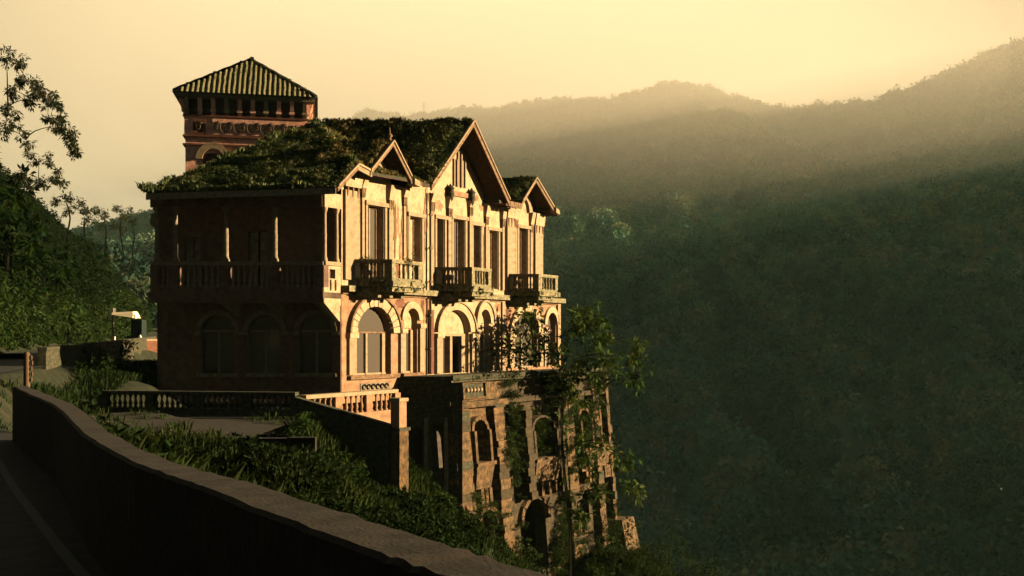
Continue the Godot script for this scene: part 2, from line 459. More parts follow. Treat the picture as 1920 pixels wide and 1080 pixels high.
var ridge := [[-1500.0, 900.0, 40.0], [-1000.0, 1200.0, 80.0], [-700.0, 1350.0, 30.0], [-640.0, 1400.0, 40.0], [-561.0, 1450.0, 110.0], [-521.0, 1500.0, 165.0], [-450.0, 1600.0, 235.0], [-400.0, 1650.0, 290.0], [-322.0, 1700.0, 325.0], [-249.0, 1750.0, 385.0], [-180.0, 1740.0, 372.0], [-98.0, 1700.0, 373.0], [0.0, 1650.0, 374.0], [84.0, 1600.0, 370.0], [179.0, 1550.0, 363.0], [229.0, 1500.0, 372.0], [263.0, 1470.0, 364.0], [331.0, 1430.0, 331.0], [390.0, 1400.0, 312.0], [455.0, 1350.0, 307.0], [502.0, 1290.0, 313.0], [544.0, 1230.0, 327.0], [596.0, 1180.0, 346.0], [640.0, 1160.0, 325.0], [700.0, 1120.0, 200.0], [850.0, 1050.0, 110.0], [1050.0, 1000.0, 70.0], [1500.0, 1000.0, 30.0]]

func ridge_at(x: float) -> Vector2:
	for k in ridge.size() - 1:
		if x <= ridge[k + 1][0]:
			var t := clampf((x - ridge[k][0]) / (ridge[k + 1][0] - ridge[k][0]), 0.0, 1.0)
			return Vector2(lerpf(ridge[k][1], ridge[k + 1][1], t), lerpf(ridge[k][2], ridge[k + 1][2], t))
	return Vector2(1000, -20)

func mountain(x: float, d: float) -> float:
	var r := ridge_at(x)
	var floor_y := lerpf(-78.0, 6.0, smoothstep(20.0, -130.0, x))
	var near := 210.0
	var t := (d - near) / (r.x - near)
	var y := floor_y
	if t <= 0.0:
		y = floor_y - 12.0 * minf(1.0, -t * 4.0)
	elif t <= 1.0:
		y = floor_y + (r.y - floor_y) * pow(t, lerpf(1.28, 1.8, smoothstep(-60.0, -220.0, x)))
	else:
		y = r.y - (t - 1.0) * r.x * 0.5
	var rough := smoothstep(0.0, 0.15, t) * (1.0 - 0.9 * smoothstep(0.8, 1.0, t))
	y += hill_noise.get_noise_2d(x * 0.55, d * 0.22) * lerpf(30.0, 14.0, smoothstep(-60.0, -220.0, x)) * rough + hill_noise.get_noise_2d(x * 2.2 + 500.0, d * 2.2) * 9.0 * rough
	y -= absf(hill_noise.get_noise_2d(x * 1.5 + 200.0, d * 0.3)) * 60.0 * rough * smoothstep(-120.0, 20.0, x)
	y += 36.0 * exp(-(pow((x - 150.0) / 75.0, 2.0) + pow((d - 240.0) / 38.0, 2.0)))
	y += hill_noise.get_noise_2d(x * 3.0, 77.0) * 5.0 * smoothstep(0.8, 1.0, t)
	y += 14.0 * exp(-(pow((x + 128.0) / 55.0, 2.0) + pow((d - 280.0) / 70.0, 2.0)))
	y += 145.0 * exp(-(pow((x - 520.0) / 130.0, 2.0) + pow((d - 440.0) / 310.0, 2.0)))
	return y

func sheet(x0: float, x1: float, d0: float, d1: float, step: float, f: Callable) -> MB:
	var mb := MB.new()
	var nx := int((x1 - x0) / step)
	var nd := int((d1 - d0) / step)
	var h := []
	for j in nd + 1:
		var row := PackedFloat32Array()
		for i in nx + 1:
			row.push_back(f.call(x0 + i * step, d0 + j * step))
		h.append(row)
	var nrm := func(i: int, j: int) -> Vector3:
		var i0 := maxi(i - 1, 0)
		var i1 := mini(i + 1, nx)
		var j0 := maxi(j - 1, 0)
		var j1 := mini(j + 1, nd)
		return Vector3(-(h[j][i1] - h[j][i0]) / ((i1 - i0) * step), 1.0, (h[j1][i] - h[j0][i]) / ((j1 - j0) * step)).normalized()
	var pt := func(i: int, j: int) -> Vector3: return Vector3(x0 + i * step, h[j][i], -(d0 + j * step))
	for j in nd:
		for i in nx:
			for q in [[i, j], [i, j + 1], [i + 1, j + 1], [i, j], [i + 1, j + 1], [i + 1, j]]:
				mb.put(pt.call(q[0], q[1]), nrm.call(q[0], q[1]))
	return mb

func ribbon(pts: Array, left: float, right: float, lift: float) -> MB:
	var mb := MB.new()
	var curve := smooth_path(pts, 6)
	for k in curve.size() - 1:
		var a: Vector3 = curve[k]
		var b: Vector3 = curve[k + 1]
		var da: Vector3 = (curve[mini(k + 1, curve.size() - 1)] - curve[maxi(k - 1, 0)]).normalized()
		var db: Vector3 = (curve[mini(k + 2, curve.size() - 1)] - a).normalized()
		var sa := da.cross(Vector3.UP).normalized()
		var sb := db.cross(Vector3.UP).normalized()
		var up := Vector3(0, lift, 0)
		mb.quadh(a - sa * left + up, b - sb * left + up, b + sb * right + up, a + sa * right + up, Vector3.UP)
	return mb

func smooth_path(pts: Array, n: int) -> Array:
	var out := []
	for k in pts.size() - 1:
		var p0: Vector3 = pts[maxi(k - 1, 0)]
		var p1: Vector3 = pts[k]
		var p2: Vector3 = pts[k + 1]
		var p3: Vector3 = pts[mini(k + 2, pts.size() - 1)]
		for j in n:
			out.append(p1.cubic_interpolate(p2, p0, p3, float(j) / n))
	out.append(pts[-1])
	return out

# ================================================================ the scene
func _ready() -> void:
	rng.seed = 20
	hill_noise.seed = 5
	hill_noise.frequency = 0.012
	hill_noise.fractal_octaves = 4
	var cam := Camera3D.new()
	cam.name = "camera"
	cam.projection = Camera3D.PROJECTION_FRUSTUM
	cam.near = 0.1
	cam.far = 6000.0
	cam.size = 0.1 * 1080.0 / 1900.0
	cam.frustum_offset = Vector2(0.0, 0.1 * 92.0 / 1900.0)
	cam.position = Vector3(0, 2.0, 0)
	add_child(cam)
	cam.current = true
	var we := WorldEnvironment.new()
	we.name = "environment"
	var env := Environment.new()
	env.background_mode = Environment.BG_SKY
	var sky := Sky.new()
	var pano := PanoramaSkyMaterial.new()
	pano.panorama = sky_image()
	sky.sky_material = pano
	env.sky = sky
	env.tonemap_mode = Environment.TONE_MAPPER_LINEAR
	env.tonemap_exposure = 5.0
	env.sdfgi_enabled = true
	env.ssao_enabled = true
	env.ssil_enabled = true
	env.volumetric_fog_enabled = true
	env.volumetric_fog_density = 0.0
	env.fog_enabled = true
	env.fog_mode = Environment.FOG_MODE_EXPONENTIAL
	env.fog_density = 0.000038
	env.fog_light_color = Color(0.75, 0.94, 0.86)
	we.environment = env
	add_child(we)
	var sun := DirectionalLight3D.new()
	sun.name = "sun"
	sun.light_color = Color(1.0, 0.89, 0.70)
	sun.light_energy = 1.6
	sun.light_angular_distance = 0.5
	sun.shadow_enabled = true
	add_child(sun)
	sun.look_at_from_position(sun_dir() * 100.0, Vector3.ZERO)

	make_materials()
	build_land()
	build_hotel()
	build_terraces()
	build_roadside()
	build_plants()

func sun_dir() -> Vector3:
	var az := deg_to_rad(84.0)
	var el := deg_to_rad(11.5)
	return Vector3(sin(az) * cos(el), sin(el), -cos(az) * cos(el))

func sky_image() -> ImageTexture:
	var w := 512
	var h := 256
	var im := Image.create(w, h, false, Image.FORMAT_RGBF)
	var az0 := deg_to_rad(3.0)
	var el0 := deg_to_rad(7.0)
	var g := Vector3(sin(az0) * cos(el0), sin(el0), -cos(az0) * cos(el0))
	var s := sun_dir()
	for y in h:
		var el := (0.5 - (y + 0.5) / h) * PI
		for x in w:
			var az := -(x + 0.5) / w * TAU      # the panorama starts at -z and turns to the left
			var d := Vector3(sin(az) * cos(el), sin(el), -cos(az) * cos(el))
			var ang := rad_to_deg(g.angle_to(d))
			var sa := rad_to_deg(s.angle_to(d))
			# a broad glow over the gorge and round the sun, and the cooler morning sky away from them
			var warm := 1.40 * exp(-pow(ang / 27.0, 2.2)) + 0.5 * exp(-pow(sa / 20.0, 2.0)) + 0.16 * exp(-pow(ang / 55.0, 2.0))
			var c := Color(1.0, 0.785, 0.455) * (warm * 0.192) + Color(0.70, 0.84, 0.95) * (0.02 * smoothstep(20.0, 70.0, ang))
			if el < 0.0:
				c = c * lerpf(1.0, 0.12, clampf(-el * 4.0, 0.0, 1.0))
			im.set_pixel(x, y, c)
	return ImageTexture.create_from_image(im)

# ---------------------------------------------------------------- land
func build_land() -> void:
	var g := sheet(-90.0, 66.0, -8.0, 150.0, 1.0, ground)
	tag(part(self, "ground", g, M.earth), "dark overgrown ground dropping from the road to the gorge", "ground", "", "structure")
	var fc := sheet(-18.0, -9.0, 33.6, 45.6, 0.75, func(x: float, d: float) -> float: return maxf(ground(x, d), -1.5) + 0.02)
	tag(part(self, "forecourt", fc, M.dirt), "bare brown forecourt below the terrace balustrade", "ground", "", "structure")
	var pts := []
	for p in road_mid:
		pts.append(V(p[0], p[2], p[1]))
	tag(part(self, "road", ribbon(pts, 3.4, 3.4, 0.03), M.asphalt), "dark asphalt road curving past the hotel", "road", "", "structure")
	tag(part(self, "road_edge_line", ribbon(pts, -2.78, 2.86, 0.036), M.paint_line), "worn pale edge line beside the parapet", "road marking", "", "structure")
	tag(part(self, "road_centre_line", ribbon(pts.slice(4, 14), 0.07, 0.07, 0.036), M.paint_line), "pale centre line of the curving road", "road marking", "", "structure")
	tag(part(self, "mountain", sheet(-1500.0, 1500.0, 135.0, 2010.0, 15.0, mountain), M.mountain_soil), "steep forested mountain closing the gorge", "mountain", "", "structure")
	# its forest
	var greens := [Color(0.062, 0.112, 0.060), Color(0.048, 0.098, 0.060), Color(0.088, 0.120, 0.058), Color(0.112, 0.114, 0.060), Color(0.040, 0.082, 0.052)]
	var white := [Color(1, 1, 1)]
	var kinds := [crown_mesh(14, 6, Vector3(1, 0.8, 1), 0.5, 0.4, white, 0.1, 0.42), crown_mesh(14, 6, Vector3(0.9, 1.1, 0.9), 0.45, 0.35, white, 0.3, 0.4), crown_mesh(10, 7, Vector3(1.2, 0.55, 1.2), 0.5, 0.4, white, 0.0, 0.4)]
	var xf := [[], [], []]
	var cl := [[], [], []]
	var placed := 0
	while placed < 52000:
		var d := sqrt(rng.randf_range(190.0 * 190.0, 1760.0 * 1760.0)) if rng.randf() < 0.8 else rng.randf_range(190.0, 700.0)
		var x := d * rng.randf_range(-0.58, 0.60)
		if x < -70.0 and d < 230.0 or absf(x / d) > 0.56:
			continue
		if d > ridge_at(x).x + 15.0:
			continue
		var k := rng.randi() % 3
		var s := rng.randf_range(2.0, 4.6) * (1.0 + d / 1700.0)
		var y := mountain(x, d)
		var b := Basis(Vector3.UP, rng.randf() * TAU).scaled(Vector3(s, s * rng.randf_range(0.8, 1.3), s))
		xf[k].append(Transform3D(b, V(x, y + s * 0.55, d)))
		var patch := 1.5 * hill_noise.get_noise_2d(x * 1.1 + 900.0, d * 0.7)
		if hill_noise.get_noise_2d(x * 2.5 - 300.0, d * 1.2) > 0.12:
			s *= 1.35
		var c: Color = greens[clampi(int((patch + 0.45) * 4.5 + rng.randf_range(-0.8, 0.8)), 0, 4)]
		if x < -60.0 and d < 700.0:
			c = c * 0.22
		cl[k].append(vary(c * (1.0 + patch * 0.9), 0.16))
		placed += 1
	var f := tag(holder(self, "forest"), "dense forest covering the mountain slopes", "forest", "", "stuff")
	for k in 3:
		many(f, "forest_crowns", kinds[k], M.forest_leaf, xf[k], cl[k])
	# banks of mist on the ridge, thinning outwards
	for k in 6:
		var step := k / 5.0
		var b := [Vector3(2100, 400, 1900).lerp(Vector3(800, 250, 1300), step), Vector3(20.0, 255.0, 1430.0).lerp(Vector3(60.0, 285.0, 1380.0), step), lerpf(0.00016, 0.00038, step)]
		var mist := FogVolume.new()
		mist.name = numbered(self, "mist")
		mist.shape = RenderingServer.FOG_VOLUME_SHAPE_ELLIPSOID
		mist.size = b[0]
		mist.position = V(b[1].x, b[1].y, b[1].z)
		var fm := FogMaterial.new()
		fm.density = b[2]
		fm.albedo = Color(0.97, 0.92, 0.85)
		mist.material = fm
		tag(mist, "bright mist hanging on the mountain ridge", "mist", "", "stuff")
		add_child(mist)

# ---------------------------------------------------------------- the hotel
func baluster_mesh(h: float, r: float) -> ArrayMesh:
	var mb := MB.new()
	mb.lathe([Vector2(r, 0), Vector2(r, h * 0.08), Vector2(r * 0.55, h * 0.14), Vector2(r * 0.95, h * 0.34), Vector2(r * 0.5, h * 0.62), Vector2(r * 0.45, h * 0.8), Vector2(r * 0.8, h * 0.9), Vector2(r * 0.8, h)], 8)
	return mb.mesh()

func balusters(parent: Node, a: Vector3, b: Vector3, count: int, mesh: Mesh, mat: Material) -> void:
	for k in count:
		var o := part(parent, "baluster", mesh, mat)
		o.position = a.lerp(b, (k + 0.5) / count)

func balcony(u0: float, dx: float, u1: float) -> void:
	var bal := holder(hotel, "balcony")
	var mb := MB.new()
	slabbox(mb, P, u0 - 0.12, u1 + 0.12, 4.62, 4.92, 0.02, dx + 0.14)
	slabbox(mb, P, u0 + 0.02, u1, 4.36, 4.617, 0.02, dx)
	part(bal, "slab", mb, M.balcony_stone)
	var n := int((u1 - u0) / 0.85)
	for k in 3:
		bx(bal, "bracket", P, u0 + 0.15 + k * (u1 - u0 - 0.55) / 2.0, u0 + 0.4 + k * (u1 - u0 - 0.55) / 2.0, 4.05, 4.357, 0.02, dx * 0.6, M.balcony_stone)
	bx(bal, "plinth", P, u0, u1, 4.923, 5.06, dx - 0.28, dx, M.balcony_stone)
	bx(bal, "plinth", P, u0, u0 + 0.26, 4.923, 5.06, 0.02, dx - 0.283, M.balcony_stone)
	bx(bal, "rail", P, u0 - 0.05, u1 + 0.05, 5.83, 6.02, dx - 0.32, dx + 0.04, M.balcony_stone)
	bx(bal, "rail", P, u0 - 0.05, u0 + 0.3, 5.83, 6.02, 0.02, dx - 0.323, M.balcony_stone)
	bx(bal, "post", P, u0 - 0.03, u0 + 0.27, 5.063, 5.827, dx - 0.3, dx + 0.02, M.balcony_stone)
	bx(bal, "post", P, u1 - 0.27, u1 + 0.03, 5.063, 5.827, dx - 0.3, dx + 0.02, M.balcony_stone)
	bx(bal, "post", P, u0 - 0.02, u0 + 0.27, 5.063, 5.827, 0.02, 0.42, M.cream)
	var m := baluster_mesh(0.767, 0.085)
	balusters(bal, P(u0 + 0.13, 5.062, 0.42), P(u0 + 0.13, 5.062, dx - 0.3), 7, m, M.balcony_stone)
	balusters(bal, P(u0 + 0.3, 5.062, dx - 0.14), P(u1 - 0.3, 5.062, dx - 0.14), maxi(5, n * 2), m, M.balcony_stone)
	var xf := []
	var cl := []
	for k in 80:
		var u := rng.randf_range(u0 - 0.1, u1 + 0.1)
		var w := dx + rng.randf_range(-0.02, 0.16)
		if rng.randf() < 0.5:
			u = u0 - rng.randf_range(0.0, 0.12)
			w = rng.randf_range(0.1, dx)
		var s := rng.randf_range(0.4, 1.1)
		var hang := Basis(Vector3(rng.randf_range(-1, 1), 0, rng.randf_range(-1, 1)).normalized(), rng.randf_range(1.6, 3.0))
		xf.append(Transform3D(hang.scaled(Vector3.ONE * s), P(u, rng.randf_range(4.55, 4.95), w)))
		cl.append(vary(Color(0.035, 0.042, 0.016), 0.4))
	many(bal, "hanging_moss", tuft_mesh(6, 0.32, 0.12, 0.05), M.grass, xf, cl)

func column(parent: Node, at: Vector3, h: float, r: float, mat: Material, called := "column") -> void:
	var mb := MB.new()
	mb.lathe([Vector2(r * 1.5, 0), Vector2(r * 1.5, 0.1), Vector2(r * 1.15, 0.2), Vector2(r, 0.3), Vector2(r * 0.98, h * 0.45), Vector2(r * 1.12, h * 0.48), Vector2(r * 0.95, h * 0.51), Vector2(r * 0.85, h - 0.3), Vector2(r * 1.2, h - 0.22), Vector2(r * 1.6, h - 0.08), Vector2(r * 1.6, h)], 10)
	var o := part(parent, called, mb, mat)
	o.position = at

func roof_slab(called: String, poly: Array, mat: Material) -> void:
	var mb := MB.new()
	prism(mb, poly, Vector3(0, -0.14, 0))
	part(hotel, called, mb, mat)
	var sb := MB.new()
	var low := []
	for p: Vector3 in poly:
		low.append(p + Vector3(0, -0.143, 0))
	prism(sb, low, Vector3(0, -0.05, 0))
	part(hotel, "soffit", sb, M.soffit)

func barge(a: Vector3, b: Vector3, mat: Material, tall := 0.34) -> void:
	var mb := MB.new()
	beam(mb, a, b, Vector3(0.10, 0, 0), Vector3(0, tall, 0))
	part(hotel, "barge_board", mb, mat)
	mb = MB.new()
	beam(mb, a + Vector3(0.103, tall - 0.09, 0), b + Vector3(0.103, tall - 0.09, 0), Vector3(0.07, 0, 0), Vector3(0, 0.11, 0))
	part(hotel, "barge_moulding", mb, M.trim)

func scatter(tris: Array, count: int, xf: Array, cl: Array, cols: Array, smin: float, smax: float) -> void:
	var total := 0.0
	var areas := []
	for t in tris:
		var ar: float = (t[1] - t[0]).cross(t[2] - t[0]).length()
		areas.append(ar)
		total += ar
	for k in count:
		var pick := rng.randf() * total
		var i := 0
		while pick > areas[i] and i < areas.size() - 1:
			pick -= areas[i]
			i += 1
		var a := rng.randf()
		var b := rng.randf()
		if a + b > 1.0:
			a = 1.0 - a
			b = 1.0 - b
		var p: Vector3 = tris[i][0] + (tris[i][1] - tris[i][0]) * a + (tris[i][2] - tris[i][0]) * b
		var n := hill_noise.get_noise_3d(p.x * 40.0, p.y * 40.0, p.z * 40.0)
		var s := rng.randf_range(smin, smax) * (1.0 + n * 1.2)
		xf.append(Transform3D(Basis(Vector3.UP, rng.randf() * TAU).rotated(Vector3(rng.randf() - 0.5, 0, rng.randf() - 0.5).normalized(), rng.randf() * 0.5).scaled(Vector3(s, s * 0.62, s)), p))
		cl.append(vary(cols[clampi(int((n + 0.5) * cols.size() + rng.randf_range(-0.6, 0.6)), 0, cols.size() - 1)], 0.3))

func build_hotel() -> void:
	hotel = holder(self, "hotel", ORIGIN)
	tag(hotel, "abandoned ornate hotel with mossy gabled roofs, square tower and sunlit arcaded front above the gorge", "hotel")
	var nb := Vector3(0.836, 0, 0.549)
	# ---- sunlit front, ground floor
	var a1 := [0.99, 3.89, 0.0, 2.2, 1.42]
	var a1b := [5.0, 6.15, 0.0, 2.95, 0.65]
	var a2 := [8.3, 11.1, -0.12, 2.3, 1.3]
	var a2b := [12.05, 13.25, -0.12, 2.85, 0.85]
	var nic := [13.95, 14.45, -0.1, 2.6, 0.75]
	var a3 := [16.0, 18.9, 0.0, 2.3, 1.35]
	var a3b := [20.0, 21.3, 0.0, 2.85, 0.8]
	wall(hotel, "ground_floor_wall", P, 0.0, 7.0, -1.4, 4.33, [a1, a1b], 0.5, M.blush, nb)
	wall(hotel, "ground_floor_wall", P, 7.0, 14.7, -1.4, 4.33, [a2, a2b, nic], 0.5, M.cream, nb)
	wall(hotel, "ground_floor_wall", P, 14.7, 21.75, -1.4, 4.33, [a3, a3b], 0.5, M.blush, nb)
	arch_ring(hotel, "voussoir", P, 2.44, 2.2, 1.45, 1.98, 0.98, 0.003, 0.15, 15, M.cream)
	arch_ring(hotel, "hood_mould", P, 2.44, 2.2, 1.985, 2.1, 0.98, 0.003, 0.24, 0, M.barge)
	arch_ring(hotel, "arch_ring", P, 5.58, 2.95, 0.58, 0.92, 1.13, 0.003, 0.14, 0, M.cream)
	arch_ring(hotel, "arch_ring", P, 9.7, 2.3, 1.41, 1.86, 0.93, 0.003, 0.14, 0, M.cream)
	arch_ring(hotel, "hood_mould", P, 9.7, 2.3, 1.865, 1.97, 0.93, 0.003, 0.22, 0, M.trim)
	arch_ring(hotel, "arch_ring", P, 12.65, 2.85, 0.61, 0.92, 1.40, 0.003, 0.14, 0, M.cream)
	arch_ring(hotel, "hood_mould", P, 12.65, 2.85, 0.925, 1.02, 1.40, 0.003, 0.22, 0, M.trim)
	arch_ring(hotel, "voussoir", P, 17.45, 2.3, 1.46, 1.98, 0.93, 0.003, 0.15, 13, M.cream)
	arch_ring(hotel, "arch_ring", P, 20.65, 2.85, 0.66, 0.98, 1.22, 0.003, 0.14, 0, M.cream)
	for c in [[0.38, 0.92, 0.05, 1.95, 0.16], [4.5, 4.93, 0.05, 2.2, 0.16], [6.22, 6.6, 0.05, 2.5, 0.14], [7.72, 8.24, -0.1, 1.95, 0.18], [11.2, 11.45, -0.1, 1.95, 0.16], [11.62, 11.98, -0.1, 2.2, 0.2], [13.32, 13.62, -0.1, 2.4, 0.18], [14.55, 14.9, -0.1, 4.3, 0.12], [15.35, 15.93, 0.05, 2.0, 0.16], [18.97, 19.4, 0.05, 2.0, 0.16], [19.6, 19.95, 0.05, 2.4, 0.16], [21.36, 21.72, 0.05, 4.3, 0.14]]:
		bx(hotel, "pilaster", P, c[0], c[1], c[2], c[3], 0.003, c[4], M.trim)
		if c[3] < 4.0:
			bx(hotel, "capital", P, c[0] - 0.06, c[1] + 0.06, c[3] + 0.003, c[3] + 0.26, 0.003, c[4] + 0.08, M.cream)
	bx(hotel, "brick_strip", P, 7.1, 7.55, -0.1, 3.55, 0.003, 0.09, M.terracotta)
	bx(hotel, "sill", P, 0.4, 4.3, -0.2, -0.003, 0.003, 0.22, M.barge)
	bx(hotel, "sill", P, 4.7, 6.5, -0.2, -0.003, 0.003, 0.2, M.barge)
	# the pierced frieze under the first window
	bx(hotel, "frieze_back", P, 1.4, 3.75, -0.88, -0.42, 0.003, 0.04, M.dull_stone)
	for k in 6:
		var mb := MB.new()
		var pts := []
		var u := 1.62 + k * 0.36
		for j in 13:
			var t := j / 12.0 * TAU * 0.8
			var r := 0.17 - 0.008 * j
			pts.append(P(u + cos(t) * r, -0.65 + sin(t) * r * 1.05, 0.07))
		var rr := []
		for j in 13:
			rr.append(0.04)
		mb.tube(pts, rr, 5)
		part(hotel, "frieze_scroll", mb, M.trim)
	# windows of the ground floor
	window_fill(a1, [0.0, 2.2], "dusty_glass", [[2.18, 2.32], [3.5, 3.74]], false)
	window_fill(a1b, [0.0, 2.4], "clear_glass", [[5.92, 6.12]], true)
	window_fill(a2b, [-0.12, 2.2], "dusty_glass", [[13.02, 13.2]], true)
	window_fill(a3, [0.0, 2.25], "dusty_glass", [[17.35, 17.5]], false)
	window_fill(a3b, [0.0, 2.4], "dusty_glass", [[20.58, 20.7]], false)
	part(hotel, "niche_back", fill(P, nic, -0.1, -0.48, -0.42), M.terracotta)
	# the open door of the middle bay
	var door := holder(hotel, "door")
	part(door, "tympanum", fill(P, [a2[0], a2[1], 2.2, 2.3, 1.3], 2.2, -0.34, -0.28), M.cream)
	bx(door, "transom", P, 8.3, 11.1, 2.06, 2.197, -0.36, -0.2, M.trim)
	bx(door, "frame", P, 8.3, 8.42, -0.12, 2.057, -0.36, -0.24, M.trim)
	bx(door, "frame", P, 10.72, 11.1, -0.12, 2.057, -0.36, -0.2, M.trim)
	bx(door, "fixed_leaf", P, 8.425, 9.18, -0.1, 2.05, -0.33, -0.30, M.dusty_glass)
	bx(door, "open_leaf", P, 9.2, 9.42, -0.1, 2.05, -0.36, 0.02, M.trim)
	# inside: floors, a back wall, end walls
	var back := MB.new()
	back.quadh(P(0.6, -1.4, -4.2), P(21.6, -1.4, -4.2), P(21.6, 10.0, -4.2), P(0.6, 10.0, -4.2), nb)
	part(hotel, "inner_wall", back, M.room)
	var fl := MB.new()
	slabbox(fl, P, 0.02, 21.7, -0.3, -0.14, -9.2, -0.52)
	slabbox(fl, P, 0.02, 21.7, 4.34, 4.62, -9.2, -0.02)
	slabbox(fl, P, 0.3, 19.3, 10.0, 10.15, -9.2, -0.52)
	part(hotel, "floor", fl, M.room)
	var ends := MB.new()
	slabbox(ends, P, 21.4, 21.74, -1.4, 4.33, -9.3, -0.51)
	slabbox(ends, P, 19.05, 19.38, 4.65, 10.2, -9.3, -0.51)
	slabbox(ends, P, 0.4, 21.4, -8.0, 4.33, -9.7, -9.31)
	slabbox(ends, P, 0.4, 19.05, 4.65, 9.0, -9.7, -9.31)
	part(hotel, "rear_wall", ends, M.maroon)
	# ---- band between the floors
	bx(hotel, "string_course", P, -0.02, 21.85, 4.333, 4.64, -0.1, 0.42, M.balcony_stone)
	bx(hotel, "string_moulding", P, -0.02, 21.8, 4.2, 4.33, 0.003, 0.1, M.barge)
	# ---- upper floor
	var ops := [[1.95, 3.3, 5.0, 8.95, 0.0], [5.45, 6.5, 5.0, 8.7, 0.0], [7.9, 8.62, 5.0, 8.8, 0.0], [9.5, 10.65, 5.0, 8.95, 0.0], [11.5, 12.3, 5.0, 8.75, 0.0], [13.2, 14.2, 5.0, 8.6, 0.0], [16.6, 17.65, 5.0, 9.05, 0.0]]
	wall(hotel, "upper_wall", P, 0.0, 7.0, 4.643, 10.3, ops.slice(0, 2), 0.5, M.cream, nb)
	wall(hotel, "upper_wall", P, 7.0, 14.7, 4.643, 10.3, ops.slice(2, 6), 0.5, M.cream, nb)
	wall(hotel, "upper_wall", P, 14.7, 19.4, 4.643, 10.3, ops.slice(6), 0.5, M.cream, nb)
	for k in ops.size():
		var o: Array = ops[k]
		var win := holder(hotel, "window")
		bx(win, "frame", P, o[0], o[1], o[3] - 0.1, o[3] - 0.003, -0.5, -0.36, M.barge)
		bx(win, "frame", P, o[1] - 0.1, o[1] - 0.003, o[2], o[3] - 0.103, -0.5, -0.36, M.barge)
		bx(win, "frame", P, o[0] + 0.003, o[0] + 0.1, o[2], o[3] - 0.103, -0.5, -0.36, M.barge)
		var mid: float = (o[0] + o[1]) * 0.5
		if k in [0, 3, 6]:
			bx(win, "shutter", P, o[0] + 0.103, mid - 0.02, o[2], o[3] - 0.105, -0.46, -0.40, M.cream)
			bx(win, "pane", P, mid, o[1] - 0.103, o[2], o[3] - 0.105, -0.45, -0.43, M.dusty_glass)
			bx(win, "mullion", P, mid - 0.018, mid + 0.06, o[2], o[3] - 0.106, -0.40, -0.33, M.trim)
		elif k in [1, 5]:
			bx(win, "shutter", P, o[0] + 0.103, o[1] - 0.103, o[2], o[3] - 0.105, -0.47, -0.42, M.cream)
		else:
			bx(win, "pane", P, o[0] + 0.103, o[1] - 0.103, o[2], o[3] - 0.105, -0.45, -0.43, M.dusty_glass)
		var cas := holder(hotel, "window_casing")
		bx(cas, "jamb", P, o[0] - 0.17, o[0] - 0.02, 4.95, o[3] + 0.02, 0.003, 0.07, M.trim)
		bx(cas, "jamb", P, o[1] + 0.02, o[1] + 0.17, 4.95, o[3] + 0.02, 0.003, 0.07, M.trim)
		bx(cas, "lintel", P, o[0] - 0.26, o[1] + 0.26, o[3] + 0.023, o[3] + 0.24, 0.003, 0.15, M.trim)
	for c in [[0.1, 1.15, 0.15], [1.42, 1.6, 0.11], [3.56, 3.86, 0.13], [4.85, 5.02, 0.1], [7.28, 7.56, 0.1], [8.86, 9.16, 0.14], [10.98, 11.26, 0.14], [12.72, 12.94, 0.12], [14.5, 14.72, 0.16], [15.02, 15.95, 0.18], [16.12, 16.3, 0.1], [17.92, 18.16, 0.1], [18.42, 19.38, 0.15]]:
		bx(hotel, "pilaster", P, c[0], c[1], 4.95, 9.55, 0.003, c[2], M.trim)
		# a ragged console hanging from the eaves over each pilaster
		var mb := MB.new()
		var w0: float = c[0] - 0.07
		var w1: float = c[1] + 0.07
		var drop := rng.randf_range(0.35, 0.8)
		mb.hexa([P(w0, 10.2, 0.004), P(w1, 10.2, 0.004), P(w1, 10.2, 0.3), P(w0, 10.2, 0.3), P(w0, 10.2 - drop, 0.004), P(w1, 10.2 - drop, 0.004), P(w1, 10.2 - drop, c[2] + 0.05), P(w0, 10.2 - drop, c[2] + 0.05)])
		part(hotel, "console", mb, M.cream)
		mb = MB.new()
		for j in 3:
			var u := lerpf(w0, w1, (j + 0.5) / 3.0)
			var y1 := 10.2 - drop
			mb.hexa([P(u - 0.05, y1, 0.004), P(u + 0.05, y1, 0.004), P(u + 0.05, y1, c[2] + 0.06), P(u - 0.05, y1, c[2] + 0.06), P(u - 0.02, y1 - rng.randf_range(0.3, 0.9), 0.004), P(u + 0.02, y1 - 0.5, 0.004), P(u + 0.02, y1 - 0.5, c[2] + 0.03), P(u - 0.02, y1 - 0.5, c[2] + 0.03)])
		part(hotel, "drip", mb, M.barge)
	var pipe := MB.new()
	pipe.tube([P(7.02, 10.2, 0.16), P(7.02, 9.6, 0.2), P(7.02, 4.5, 0.2), P(7.02, -0.1, 0.2)], [0.075, 0.065, 0.065, 0.065], 8)
	part(hotel, "drain_pipe", pipe, M.pipe_paint)
	for k in 5:
		bx(hotel, "pipe_clip", P, 6.9, 7.14, 8.9 - k * 1.9, 9.0 - k * 1.9, 0.16, 0.28, M.rust)
	weather()
	# ---- gables
	for g in [[0.62, 3.68, 2.3, 12.05, 10.62], [5.7, 12.75, 9.3, 14.25, 10.5], [15.15, 18.35, 16.7, 12.0, 10.65]]:
		var mb := MB.new()
		var poly := [P(g[0], 10.303, -0.4), P(g[1], 10.303, -0.4)]
		poly.append(P(g[1] - 0.05, g[4], -0.4))
		poly.append(P(g[2], g[3], -0.4))
		poly.append(P(g[0] + 0.05, g[4], -0.4))
		prism(mb, poly, Vector3(0.4, 0, 0))
		part(hotel, "gable_wall", mb, M.cream)
	for g in [[2.45, 10.25, 0.72], [16.85, 10.15, 0.75]]:
		for r in 3:
			arch_ring(hotel, "gable_arch", P, g[0], g[1], g[2] + r * 0.21, g[2] + r * 0.21 + 0.13, 1.25, 0.004, 0.2 - r * 0.05, 0, M.trim)
